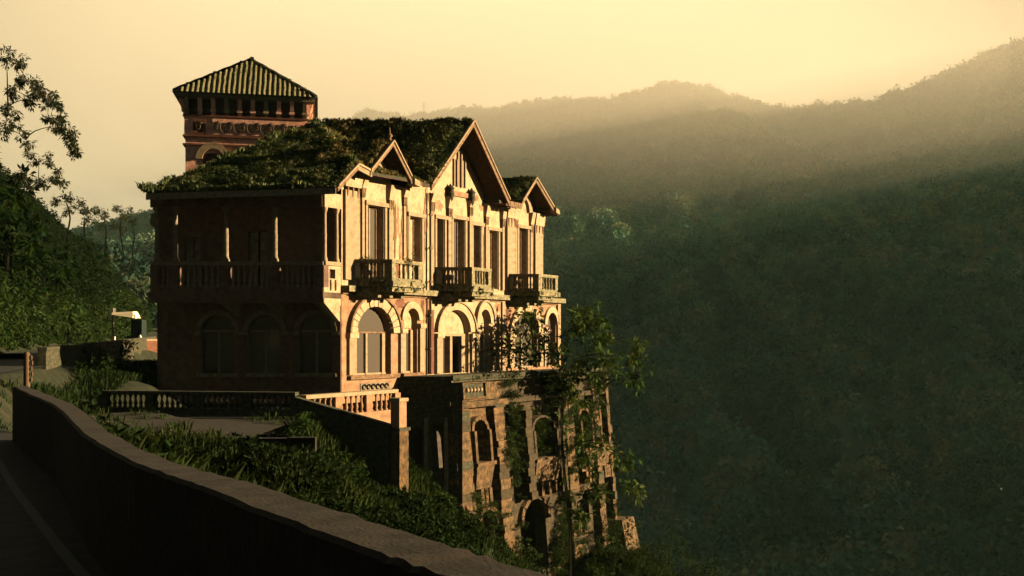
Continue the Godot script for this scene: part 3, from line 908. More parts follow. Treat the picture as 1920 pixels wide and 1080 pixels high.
	# slender lancets and a sloping moulding in the great gable
	for l in [[9.55, 9.75, 11.0, 12.4], [9.95, 10.18, 11.0, 12.9], [10.38, 10.56, 11.0, 12.4]]:
		bx(hotel, "lancet", P, l[0], l[1], l[2], l[3], 0.003, 0.02, M.soffit)
		bx(hotel, "lancet_jamb", P, l[0] - 0.09, l[0] - 0.003, l[2] - 0.1, l[3] + 0.1, 0.003, 0.12, M.trim)
		bx(hotel, "lancet_jamb", P, l[1] + 0.003, l[1] + 0.09, l[2] - 0.1, l[3] + 0.1, 0.003, 0.12, M.trim)
	var mo := MB.new()
	beam(mo, P(10.3, 13.0, 0.003), P(12.45, 10.7, 0.003), Vector3(0.14, 0, 0), Vector3(0, 0.12, 0))
	beam(mo, P(9.6, 13.0, 0.003), P(7.4, 10.7, 0.003), Vector3(0.10, 0, 0), Vector3(0, 0.1, 0))
	part(hotel, "gable_moulding", mo, M.barge)
	bx(hotel, "gable_band", P, 8.9, 11.9, 10.32, 10.62, 0.003, 0.12, M.blush)
	for u in [9.0, 11.12]:
		var mb := MB.new()
		mb.lathe([Vector2(0.03, -0.5), Vector2(0.16, -0.3), Vector2(0.24, 0.0), Vector2(0.2, 0.25), Vector2(0.26, 0.36), Vector2(0.1, 0.5), Vector2(0.02, 0.62)], 9)
		part(hotel, "corbel_knob", mb, M.moss_stone).position = P(u, 10.35, 0.16)
	build_roof()
	build_tower()
	build_shaded_front()
	build_basement()
	balcony(0.8, 2.06, 3.23)
	balcony(7.76, 2.14, 9.66)
	balcony(15.23, 2.03, 17.55)

func blot(f: Callable, a: float, y: float, ra: float, ry: float, d: float, jag: float) -> MB:
	var mb := MB.new()
	var ring := []
	var n := 18
	for k in n:
		var t := TAU * k / n
		var r := 1.0 + rng.randf_range(-jag, jag)
		ring.append(f.call(a + cos(t) * ra * r, y + sin(t) * ry * r, d))
	for k in n:
		mb.trih(f.call(a, y, d), ring[k], ring[(k + 1) % n], Vector3(0.836, 0, 0.549))
	return mb

# plaster fallen away, and the marks of running water
func weather() -> void:
	var d := 0.006
	for q in [[0.5, 3.9, 0.45, 0.3], [1.2, 4.05, 0.5, 0.14], [4.6, 3.85, 0.4, 0.35], [6.6, 3.5, 0.3, 0.5], [6.75, 1.2, 0.2, 0.7], [5.6, -0.55, 0.5, 0.2], [0.6, -0.7, 0.35, 0.3], [4.0, 3.7, 0.25, 0.3], [14.2, 3.9, 0.4, 0.25], [15.2, 3.6, 0.35, 0.5], [19.6, 3.8, 0.5, 0.3], [7.75, 5.5, 0.35, 0.4], [14.9, 5.6, 0.25, 0.5], [0.55, 5.4, 0.35, 0.35], [4.4, 5.6, 0.4, 0.45], [12.6, 9.9, 0.4, 0.2], [8.2, 9.6, 0.3, 0.3]]:
		part(hotel, "bare_patch", blot(P, q[0], q[1], q[2], q[3], d, 0.38), M.terracotta if rng.randf() < 0.45 else M.blush)
		d += 0.0003
	var upper := [[1.95, 3.3], [5.45, 6.5], [7.9, 8.62], [9.5, 10.65], [11.5, 12.3], [13.2, 14.2], [16.6, 17.65]]
	var lower := [[0.4, 4.5], [4.6, 6.6], [7.7, 11.6], [11.6, 14.6], [15.3, 19.5], [19.6, 21.7]]
	var made := 0
	while made < 80:
		var u := rng.randf_range(0.2, 19.2)
		var low := made % 4 == 0
		if (lower if low else upper).any(func(q): return u > q[0] - 0.16 and u < q[1] + 0.16):
			continue
		var top := 4.2 if low else rng.randf_range(7.5, 10.2)
		var run := rng.randf_range(0.4, 1.3)
		part(hotel, "water_stain", blot(P, u, top - run, rng.randf_range(0.03, 0.12), run, d, 0.45), M.stain if made % 2 else M.blush)
		d += 0.0003
		made += 1

func window_fill(o: Array, glass: Array, mat: String, mullions: Array, blind_head: bool) -> void:
	var win := holder(hotel, "arched_window")
	if blind_head:
		part(win, "tympanum", fill(P, [o[0], o[1], glass[1], o[3], o[4]], glass[1] + 0.1, -0.36, -0.30), M.cream)
		bx(win, "pane", P, o[0], o[1], glass[0], glass[1] - 0.003, -0.36, -0.34, M[mat])
	else:
		part(win, "pane", fill(P, o, glass[0], -0.36, -0.34), M[mat])
	bx(win, "transom", P, o[0] + 0.003, o[1] - 0.003, glass[1], glass[1] + 0.09, -0.337, -0.27, M.barge)
	for m in mullions:
		bx(win, "mullion", P, m[0], m[1], glass[0] + 0.003, glass[1] - 0.004, -0.337, -0.22, M.trim)
	bx(win, "bottom_rail", P, o[0] + 0.003, o[1] - 0.003, glass[0] + 0.002, glass[0] + 0.1, -0.337, -0.26, M.trim)
	# a faded curtain a little behind the glass
	if mat == "dusty_glass":
		bx(win, "curtain", P, o[0] + 0.02, o[0] + (o[1] - o[0]) * 0.5, glass[0], glass[1], -0.8, -0.76, M.barge)

func build_roof() -> void:
	var rl := W(-17.85, 9.12, 49.5)
	var rr := P(-1.84, 9.5, 1.0)
	var cg := P(-0.36, 10.78, 1.0)
	var pk := W(-11.65, 14.65, 59.5)
	var vt := W(-6.9, 14.65, 59.5)
	var gx := P(9.3, 14.68, 1.25)
	var gl := P(5.3, 10.46, 1.25)
	var gr := P(13.1, 10.48, 1.25)
	var s1 := P(0.5, 10.55, 1.0)
	var s2 := P(3.8, 10.6, 1.0)
	var gb := P(13.1, 10.48, -9.0)
	var bl := W(-10.9, 9.2, 63.0)
	roof_slab("front_roof", [rl, rr, cg, pk], M.roof_base)
	for t in [[pk, cg, s1], [pk, s1, s2], [pk, s2, gl], [pk, gl, vt]]:
		roof_slab("side_roof", t, M.roof_base)
	roof_slab("gable_roof", [vt, gl, gx], M.roof_base)
	roof_slab("gable_roof", [gx, gr, gb, pk], M.roof_base)
	roof_slab("rear_roof", [pk, bl, rl], M.roof_base)
	roof_slab("rear_roof", [pk, gb, bl], M.roof_base)
	# first and third gables: little saddle roofs at right angles to the front
	var saddle := func(u0: float, u1: float, um: float, y0: float, y1: float, yt: float, w1: float, slack: float):
		roof_slab("gable_roof", [P(u0, y0, 1.05), P(um, yt, 1.05), P(um, yt, w1), P(u0, y0 + slack, w1)], M.roof_base)
		roof_slab("gable_roof", [P(u1, y1, 1.05), P(um, yt, 1.05), P(um, yt, w1), P(u1, y1 + slack, w1)], M.roof_base)
		barge(P(u0, y0 - 0.3, 1.053), P(um, yt - 0.3, 1.053), M.barge)
		barge(P(u1, y1 - 0.3, 1.053), P(um, yt - 0.3, 1.053), M.barge)
	saddle.call(0.5, 3.8, 2.32, 10.6, 10.72, 12.4, -1.7, 0.5)
	saddle.call(14.95, 18.8, 16.62, 10.66, 10.66, 12.32, -9.4, 0.0)
	roof_slab("valley_roof", [P(12.6, 10.44, 1.0), P(15.2, 10.44, 1.0), P(15.2, 10.44, -9.4), P(12.6, 10.44, -9.4)], M.roof_base)
	roof_slab("eaves_roof", [P(18.6, 10.6, 1.0), P(19.75, 10.35, 1.0), P(19.75, 10.35, -9.4), P(18.6, 10.6, -9.4)], M.roof_base)
	barge(gl + Vector3(0.003, -0.34, 0), gx + Vector3(0.003, -0.34, 0), M.barge, 0.42)
	barge(gr + Vector3(0.003, -0.34, 0), gx + Vector3(0.003, -0.34, 0), M.barge, 0.42)
	barge(rr + Vector3(0.003, -0.3, 0), cg + Vector3(0.003, -0.3, 0), M.barge)
	barge(P(0.7, 10.25, 1.003), cg + Vector3(0.003, -0.3, 0), M.trim)
	# battered fascia along the eaves of the sunlit front
	for e in [[3.8, 5.3, 10.3], [13.1, 14.95, 10.16]]:
		var n := 4
		for k in n:
			var ua := lerpf(e[0], e[1], float(k) / n)
			var ub := lerpf(e[0], e[1], (k + 0.94) / n)
			bx(hotel, "fascia", P, ua, ub, e[2] + rng.randf_range(-0.05, 0.02), e[2] + 0.3, 1.06, 1.16, M.barge)
	var fa := MB.new()
	beam(fa, rl + Vector3(0, -0.42, 0.003), rr + Vector3(0, -0.42, 0.003), Vector3(0, 0, 0.1), Vector3(0, 0.3, 0))
	part(hotel, "front_fascia", fa, M.dull_stone)
	# an eaves ornament broken off at the corner gable, a finial on the first gable
	var fin := MB.new()
	fin.lathe([Vector2(0.14, 0), Vector2(0.08, 0.12), Vector2(0.17, 0.25), Vector2(0.05, 0.4), Vector2(0.02, 0.7)], 8)
	part(hotel, "finial", fin, M.barge).position = P(2.32, 12.4, 0.95)
	for u in [3.9, 18.85]:
		var sc := MB.new()
		sc.hexa([P(u, 10.28, 0.9), P(u + 0.5, 10.2, 0.9), P(u + 0.5, 10.2, 1.3), P(u, 10.28, 1.3), P(u, 10.62, 0.9), P(u + 0.42, 10.5, 0.9), P(u + 0.42, 10.5, 1.3), P(u, 10.62, 1.3)])
		part(hotel, "eaves_scroll", sc, M.trim)
	# what grows on the roofs
	var dark := [Color(0.032, 0.046, 0.020), Color(0.050, 0.066, 0.027), Color(0.080, 0.085, 0.036)]
	var dry := [Color(0.035, 0.042, 0.016), Color(0.075, 0.07, 0.026), Color(0.13, 0.10, 0.04)]
	var xf := []
	var cl := []
	scatter([[rl, rr, cg], [rl, cg, pk]], 13000, xf, cl, dark, 0.3, 0.75)
	scatter([[pk, bl, rl]], 900, xf, cl, dark, 0.5, 1.2)
	scatter([[vt, gl, gx]], 2600, xf, cl, [dark[1], dark[2], Color(0.05, 0.05, 0.02)], 0.4, 1.0)
	scatter([[P(14.95, 10.6, 1.0), P(16.62, 12.32, 1.0), P(16.62, 12.32, -9.0)], [P(14.95, 10.6, 1.0), P(16.62, 12.32, -9.0), P(14.95, 10.6, -9.0)]], 2200, xf, cl, [dark[1], dark[2], Color(0.05, 0.05, 0.02)], 0.4, 1.0)
	scatter([[pk, cg, s1], [pk, s1, s2], [pk, s2, gl], [pk, gl, vt]], 9000, xf, cl, dry, 0.35, 0.9)
	scatter([[P(0.5, 10.6, 0.9), P(2.32, 12.4, 0.9), P(2.32, 12.4, -1.7)], [P(0.5, 10.6, 0.9), P(2.32, 12.4, -1.7), P(0.5, 11.1, -1.7)], [P(3.8, 10.72, 0.9), P(2.32, 12.4, 0.9), P(2.32, 12.4, -1.7)], [P(3.8, 10.72, 0.9), P(2.32, 12.4, -1.7), P(3.8, 11.2, -1.7)]], 1300, xf, cl, dry, 0.4, 0.9)
	# shaggy edges: eaves and ridges
	for e in [[rl, rr, 420, dark, 0.8], [rl, pk, 340, dark, 0.95], [pk, vt, 280, dry, 1.1], [vt, gx, 160, dry, 0.7], [cg, pk, 200, dark, 0.8]]:
		for k in e[2]:
			var p: Vector3 = e[0].lerp(e[1], rng.randf()) + Vector3(rng.randf_range(-0.2, 0.2), rng.randf_range(-0.1, 0.1), rng.randf_range(-0.15, 0.15))
			var n := 1.0 + 1.4 * hill_noise.get_noise_3d(p.x * 50.0, p.y * 20.0, p.z * 50.0)
			xf.append(Transform3D(Basis(Vector3.UP, rng.randf() * TAU).scaled(Vector3.ONE * rng.randf_range(0.5, 1.0) * e[4] * n), p))
			cl.append(vary(e[3][rng.randi() % 3], 0.3))
	many(hotel, "roof_grass", tuft_mesh(12, 0.26, 0.34, 0.07), M.grass, xf, cl)

func build_tower() -> void:
	var t := holder(hotel, "tower", W(-16.3, 0.0, 62.8))
	t.rotation.y = 0.19
	var hw := 3.5
	var hd := 2.3
	var mb := MB.new()
	mb.box(Vector3(-hw, -2.0, -hd), Vector3(hw, 13.9, hd))
	part(t, "tower_wall", mb, M.tower_brick)
	mb = MB.new()
	mb.box(Vector3(-hw - 0.06, 13.9, -hd - 0.06), Vector3(hw + 0.06, 15.05, hd + 0.06))
	part(t, "frieze", mb, M.tower_brick)
	for y in [13.35, 13.86, 15.05]:
		mb = MB.new()
		mb.box(Vector3(-hw - 0.14, y, -hd - 0.14), Vector3(hw + 0.14, y + 0.1, hd + 0.14))
		part(t, "band", mb, M.terracotta)
	# panels with relief
	mb = MB.new()
	mb.box(Vector3(-3.05, 14.05, hd + 0.062), Vector3(-2.35, 14.9, hd + 0.1))
	part(t, "small_panel", mb, M.terracotta)
	mb = MB.new()
	mb.box(Vector3(-1.95, 14.02, hd + 0.062), Vector3(3.2, 14.95, hd + 0.1))
	part(t, "long_panel", mb, M.tower_brick)
	for k in 13:
		var x := -1.7 + k * 0.385 if k < 12 else -2.7
		mb = MB.new()
		var pts := []
		var rad := []
		var flip := 1.0 if k % 2 == 0 else -1.0
		for j in 15:
			var a := j / 14.0 * TAU * 1.05 + 0.6
			var r := 0.27 - 0.012 * j
			pts.append(Vector3(x + cos(a) * r * 0.75, 14.48 + sin(a) * r * 1.15 * flip, hd + 0.14))
			rad.append(0.055 - 0.0016 * j)
		mb.tube(pts, rad, 5)
		part(t, "relief_scroll", mb, M.trim)
	# cornice: soffit, arcade of brackets
	mb = MB.new()
	mb.box(Vector3(-hw - 0.5, 16.1, -hd - 0.5), Vector3(hw + 0.5, 16.32, hd + 0.5))
	part(t, "cornice", mb, M.dull_stone)
	mb = MB.new()
	mb.box(Vector3(-hw + 0.1, 15.15, -hd + 0.1), Vector3(hw - 0.1, 16.1, hd - 0.1))
	part(t, "cornice_core", mb, M.soffit)
	for side in 4:
		var cnt := 10 if side % 2 == 0 else 6
		for k in cnt:
			var a := -3.42 + k * 0.76 if side % 2 == 0 else -2.2 + k * 0.88
			var hs := hd if side % 2 == 0 else hw
			mb = MB.new()
			var w := 0.11
			mb.hexa([Vector3(a - w, 15.16, hs - 0.1), Vector3(a + w, 15.16, hs - 0.1), Vector3(a + w, 15.16, hs + 0.1), Vector3(a - w, 15.16, hs + 0.1), Vector3(a - w, 16.095, hs - 0.1), Vector3(a + w, 16.095, hs - 0.1), Vector3(a + w, 16.095, hs + 0.42), Vector3(a - w, 16.095, hs + 0.42)])
			mb.box(Vector3(a - w * 1.4, 15.35, hs + 0.1), Vector3(a + w * 1.4, 15.5, hs + 0.22))
			var o := part(t, "bracket", mb, M.tower_brick if (k * 7 + side) % 3 else M.trim)
			o.rotation.y = [0.0, PI / 2, PI, -PI / 2][side]
	# the round-headed window half hidden by the roof
	mb = MB.new()
	arch_ring_local(mb, Vector3(-1.9, 12.55, hd), 0.62, 1.0, 0.14)
	part(t, "window_hood", mb, M.trim)
	mb = MB.new()
	mb.box(Vector3(-2.5, 11.0, hd + 0.003), Vector3(-1.3, 12.9, hd + 0.03))
	part(t, "window_void", mb, M.soffit)
	for x in [0.9, 2.4]:
		mb = MB.new()
		arch_ring_local(mb, Vector3(x, 12.55, hd), 0.4, 0.62, 0.12)
		part(t, "window_hood", mb, M.trim)
	# pyramid roof of barrel tiles
	var ap := Vector3(0.12, 19.15, 0.0)
	var ew := hw + 0.6
	var ed := hd + 0.6
	var ye := 16.36
	mb = MB.new()
	var cs := [Vector3(-ew, ye, ed), Vector3(ew, ye, ed), Vector3(ew, ye, -ed), Vector3(-ew, ye, -ed)]
	for k in 4:
		mb.trih(cs[k], cs[(k + 1) % 4], ap, Vector3.UP)
		mb.trih(cs[k] + Vector3(0, -0.06, 0), cs[(k + 1) % 4] + Vector3(0, -0.06, 0), ap + Vector3(0, -0.06, 0), Vector3.DOWN)
		mb.quadh(cs[k], cs[(k + 1) % 4], cs[(k + 1) % 4] + Vector3(0, -0.06, 0), cs[k] + Vector3(0, -0.06, 0), (cs[k] + cs[(k + 1) % 4]) * 0.5 - ap)
	part(t, "tower_roof", mb, M.tile_clay)
	var tile := MB.new()
	var tl := 0.52
	for k in 5:
		var t0 := PI * k / 5.0
		var t1 := PI * (k + 1) / 5.0
		var a := Vector3(cos(t0) * 0.14, sin(t0) * 0.06, 0)
		var b := Vector3(cos(t1) * 0.14, sin(t1) * 0.06, 0)
		tile.put(a, a.normalized()); tile.put(b, b.normalized()); tile.put(b * 0.85 + Vector3(0, 0.03, -tl), b.normalized())
		tile.put(a, a.normalized()); tile.put(b * 0.85 + Vector3(0, 0.03, -tl), b.normalized()); tile.put(a * 0.85 + Vector3(0, 0.03, -tl), a.normalized())
		tile.tri(a, b * 0.8, b); tile.tri(a, a * 0.8, b * 0.8)
	var tm := tile.mesh()
	var rest := MB.new()
	var singles := 0
	for side in 4:
		var e0: Vector3 = cs[side]
		var e1: Vector3 = cs[(side + 1) % 4]
		var along := (e1 - e0).normalized()
		var foot := e0 + along * (ap - e0).dot(along)
		var upd := (ap - foot).normalized()
		var len_up := (ap - foot).length()
		var nrm := along.cross(upd).normalized()
		if nrm.y < 0.0:
			nrm = -nrm
		var wide := (e1 - e0).length()
		var cols := int(wide / 0.285)
		for c in cols:
			var a := (c + 0.5) * wide / cols
			var peak := (ap - e0).dot(along)
			var reach := len_up * (a / peak if a < peak else (wide - a) / (wide - peak))
			var rows := int(reach / 0.47)
			for r in rows + 1:
				if r * 0.47 + 0.2 > reach:
					break
				var p := e0 + along * (a + rng.randf_range(-0.015, 0.015)) + upd * (r * 0.47 - 0.06) + nrm * 0.03
				var bs := Basis(along, nrm, -upd)
				if along.cross(nrm).dot(-upd) < 0.0:
					bs = Basis(-along, nrm, -upd)
				bs = bs.rotated(nrm, rng.randf_range(-0.04, 0.04))
				if side == 0 and singles < 290:
					var o := part(t, "tile", tm, M.tile_clay)
					o.transform = Transform3D(bs, p)
					singles += 1
				else:
					var xf := Transform3D(bs, p)
					for i in tile.v.size():
						rest.put(xf * tile.v[i], bs * tile.n[i])
	tag(part(t, "tiles", rest, M.tile_clay), "", "", "", "stuff")
	var hips := MB.new()
	for k in 4:
		var pts := []
		var rad := []
		for j in 12:
			pts.append(cs[k].lerp(ap, j / 11.0) + Vector3(0, 0.07, 0))
			rad.append(0.12 if j % 2 else 0.09)
		hips.tube(pts, rad, 7)
	part(t, "hip_tiles", hips, M.tile_clay)
	var xf2 := []
	var cl2 := []
	scatter([[cs[0], cs[1], ap]], 1500, xf2, cl2, [Color(0.03, 0.034, 0.017), Color(0.045, 0.045, 0.024)], 0.2, 0.5)
	many(t, "roof_moss", tuft_mesh(8, 0.3, 0.3, 0.06), M.grass, xf2, cl2)

func arch_ring_local(mb: MB, at: Vector3, ri: float, ro: float, proud: float) -> void:
	for k in 14:
		var q := []
		for d in [0.003, proud]:
			for rt in [[ri, PI * k / 14.0], [ro, PI * k / 14.0], [ro, PI * (k + 1) / 14.0], [ri, PI * (k + 1) / 14.0]]:
				q.append(at + Vector3(-rt[0] * cos(rt[1]), rt[0] * sin(rt[1]), d))
		mb.hexa(q)

func L(x: float, y: float, s: float) -> Vector3:       # loggia: s runs from the wall (0) to its front (1)
	return Vector3(x - 0.69 * s, y, 1.045 * s)
func E(s: float, y: float, d: float) -> Vector3:       # the loggia's sunlit end
	return Vector3(-0.69 * s + d, y, 1.045 * s)

func build_shaded_front() -> void:
	var ops := []
	for x in [-6.3, -3.9, -1.3]:
		ops.append([x - 0.8, x + 0.8, 0.15, 2.3, 0.8])
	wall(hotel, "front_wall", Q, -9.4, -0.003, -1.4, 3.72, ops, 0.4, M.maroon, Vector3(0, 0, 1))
	for o in ops:
		var win := holder(hotel, "arched_window")
		part(win, "pane", fill(Q, o, 0.15, -0.32, -0.30), M.clear_glass)
		bx(win, "mullion", Q, o[0] + 0.74, o[0] + 0.86, 0.15, 2.25, -0.297, -0.2, M.dull_stone)
		bx(win, "transom", Q, o[0] + 0.003, o[1] - 0.003, 2.25, 2.37, -0.297, -0.18, M.dull_stone)
		arch_ring(hotel, "hood_mould", Q, (o[0] + o[1]) / 2, 2.3, 0.86, 1.08, 1.0, 0.003, 0.16, 0, M.dull_stone)
		bx(hotel, "sill", Q, o[0] - 0.25, o[1] + 0.25, -0.02, 0.147, 0.003, 0.22, M.dull_stone)
		bx(hotel, "impost", Q, o[0] - 0.4, o[0] - 0.06, 2.1, 2.28, 0.003, 0.14, M.dull_stone)
		bx(hotel, "impost", Q, o[1] + 0.06, o[1] + 0.4, 2.1, 2.28, 0.003, 0.14, M.dull_stone)
	for x in [-9.0, -5.1, -2.6, -0.2]:
		bx(hotel, "pilaster", Q, x - 0.17, x + 0.17, -0.9, 3.6, 0.003, 0.1, M.maroon)
	bx(hotel, "partition", Q, -9.0, -0.75, -1.3, 3.7, -1.5, -1.4, M.room)
	var side := MB.new()
	for k in 1:
		side.hexa([Q(-9.4, -1.4, 0.0), Q(-9.1, -1.4, -0.41), Q(-3.6, -1.4, -10.5), Q(-3.9, -1.4, -10.5), Q(-9.4, 9.2, 0.0), Q(-9.1, 9.2, -0.41), Q(-3.6, 9.2, -10.5), Q(-3.9, 9.2, -10.5)])
	part(hotel, "left_wall", side, M.maroon)
	# upper wall behind the loggia
	var doors := [[-8.0, -7.2, 4.3, 7.1, 0.0], [-4.75, -3.75, 4.3, 7.4, 0.0]]
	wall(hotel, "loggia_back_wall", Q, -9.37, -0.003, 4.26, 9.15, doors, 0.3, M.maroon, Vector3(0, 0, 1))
	for o in doors:
		var dd := holder(hotel, "loggia_door")
		bx(dd, "leaf", Q, o[0], o[0] + 0.46 * (o[1] - o[0]), o[2], o[3], -0.28, -0.22, M.dull_stone)
		bx(dd, "leaf", Q, o[0] + 0.56 * (o[1] - o[0]), o[1], o[2], o[3], -0.28, -0.22, M.dull_stone)
	# floor, corbels, balustrade, columns
	bx(hotel, "loggia_floor", L, -8.75, 0.0, 3.95, 4.25, 0.003, 1.06, M.maroon)
	bx(hotel, "loggia_base", L, -8.7, -0.01, 3.72, 3.947, 0.003, 1.02, M.maroon)
	for x in [-8.2, -5.2, -2.9, -0.45]:
		var mb := MB.new()
		mb.hexa([L(x - 0.15, 3.717, 0.0), L(x + 0.15, 3.717, 0.0), L(x + 0.15, 3.717, 0.95), L(x - 0.15, 3.717, 0.95), L(x - 0.15, 2.95, 0.003), L(x + 0.15, 2.95, 0.003), L(x + 0.15, 3.3, 0.35), L(x - 0.15, 3.3, 0.35)])
		part(hotel, "corbel", mb, M.dull_stone)
	var lg := holder(hotel, "loggia_balustrade")
	bx(lg, "plinth", L, -8.65, -0.03, 4.253, 4.5, 0.8, 1.03, M.maroon)
	bx(lg, "rail", L, -8.68, -0.02, 5.6, 5.78, 0.78, 1.05, M.dull_stone)
	var xs := [-7.54, -5.0, -2.55, -0.18]
	var bm := baluster_mesh(1.09, 0.1)
	for k in 4:
		bx(lg, "post", L, xs[k] - 0.22, xs[k] + 0.2, 4.503, 5.597, 0.77, 1.04, M.maroon)
		if k < 3:
			balusters(lg, L(xs[k] + 0.22, 4.505, 0.91), L(xs[k + 1] - 0.24, 4.505, 0.91), 7, bm, M.dull_stone)
		if k < 3:
			column(hotel, L(xs[k], 5.78, 0.9), 2.72, 0.13, M.dull_stone)
	bx(lg, "post", L, -8.65, -8.3, 4.503, 5.597, 0.77, 1.04, M.maroon)
	column(hotel, L(-8.45, 5.78, 0.9), 2.72, 0.13, M.dull_stone)
	balusters(lg, L(-8.28, 4.505, 0.91), L(-7.78, 4.505, 0.91), 2, bm, M.dull_stone)
	bx(hotel, "loggia_beam", L, -8.68, -0.09, 8.5, 9.1, 0.72, 1.02, M.maroon)
	# the sunlit end of the loggia
	wall(hotel, "loggia_end_panel", E, 0.03, 1.0, 3.95, 5.6, [[0.36, 0.7, 4.95, 5.42, 0.0]], 0.2, M.cream, Vector3(1, 0, 0.5))
	bx(hotel, "loggia_end_recess", E, 0.3, 0.76, 4.9, 5.46, -0.3, -0.22, M.soffit)
	bx(hotel, "loggia_end_rail", E, 0.02, 0.995, 5.603, 5.8, -0.22, 0.08, M.trim)
	bx(hotel, "loggia_end_beam", E, 0.02, 0.995, 8.52, 9.25, -0.085, 0.03, M.cream)
	bx(hotel, "end_moulding", E, 0.34, 0.4, 4.35, 4.9, 0.003, 0.06, M.barge)
	bx(hotel, "end_moulding", E, 0.62, 0.68, 4.35, 4.9, 0.003, 0.06, M.barge)
	column(hotel, E(0.88, 5.8, -0.08), 2.72, 0.1, M.trim)
	column(hotel, E(0.2, 5.8, -0.08), 2.72, 0.1, M.trim)
	var cb := MB.new()
	prism(cb, [E(0.03, 3.947, 0.0), E(0.98, 3.947, 0.0), E(0.98, 3.7, 0.0), E(0.03, 2.7, 0.0)], Vector3(-0.25, 0, 0))
	part(hotel, "end_corbel", cb, M.cream)
	# a balcony and a bracket on the far left side, seen edge on
	bx(hotel, "side_balcony", Q, -9.75, -9.42, 4.2, 5.75, -1.2, -0.02, M.dull_stone)
	bx(hotel, "side_bracket", Q, -9.62, -9.42, 3.8, 4.197, -0.6, -0.02, M.dull_stone)
	var knob := MB.new()
	knob.lathe([Vector2(0.05, 7.55), Vector2(0.3, 7.7), Vector2(0.36, 7.95), Vector2(0.28, 8.3), Vector2(0.1, 8.4)], 8, Q(-9.5, 0, -0.2))
	part(hotel, "side_ornament", knob, M.dull_stone)

func Bs(u: float, y: float, d: float) -> Vector3:
	return B(u, y, d - 0.45)

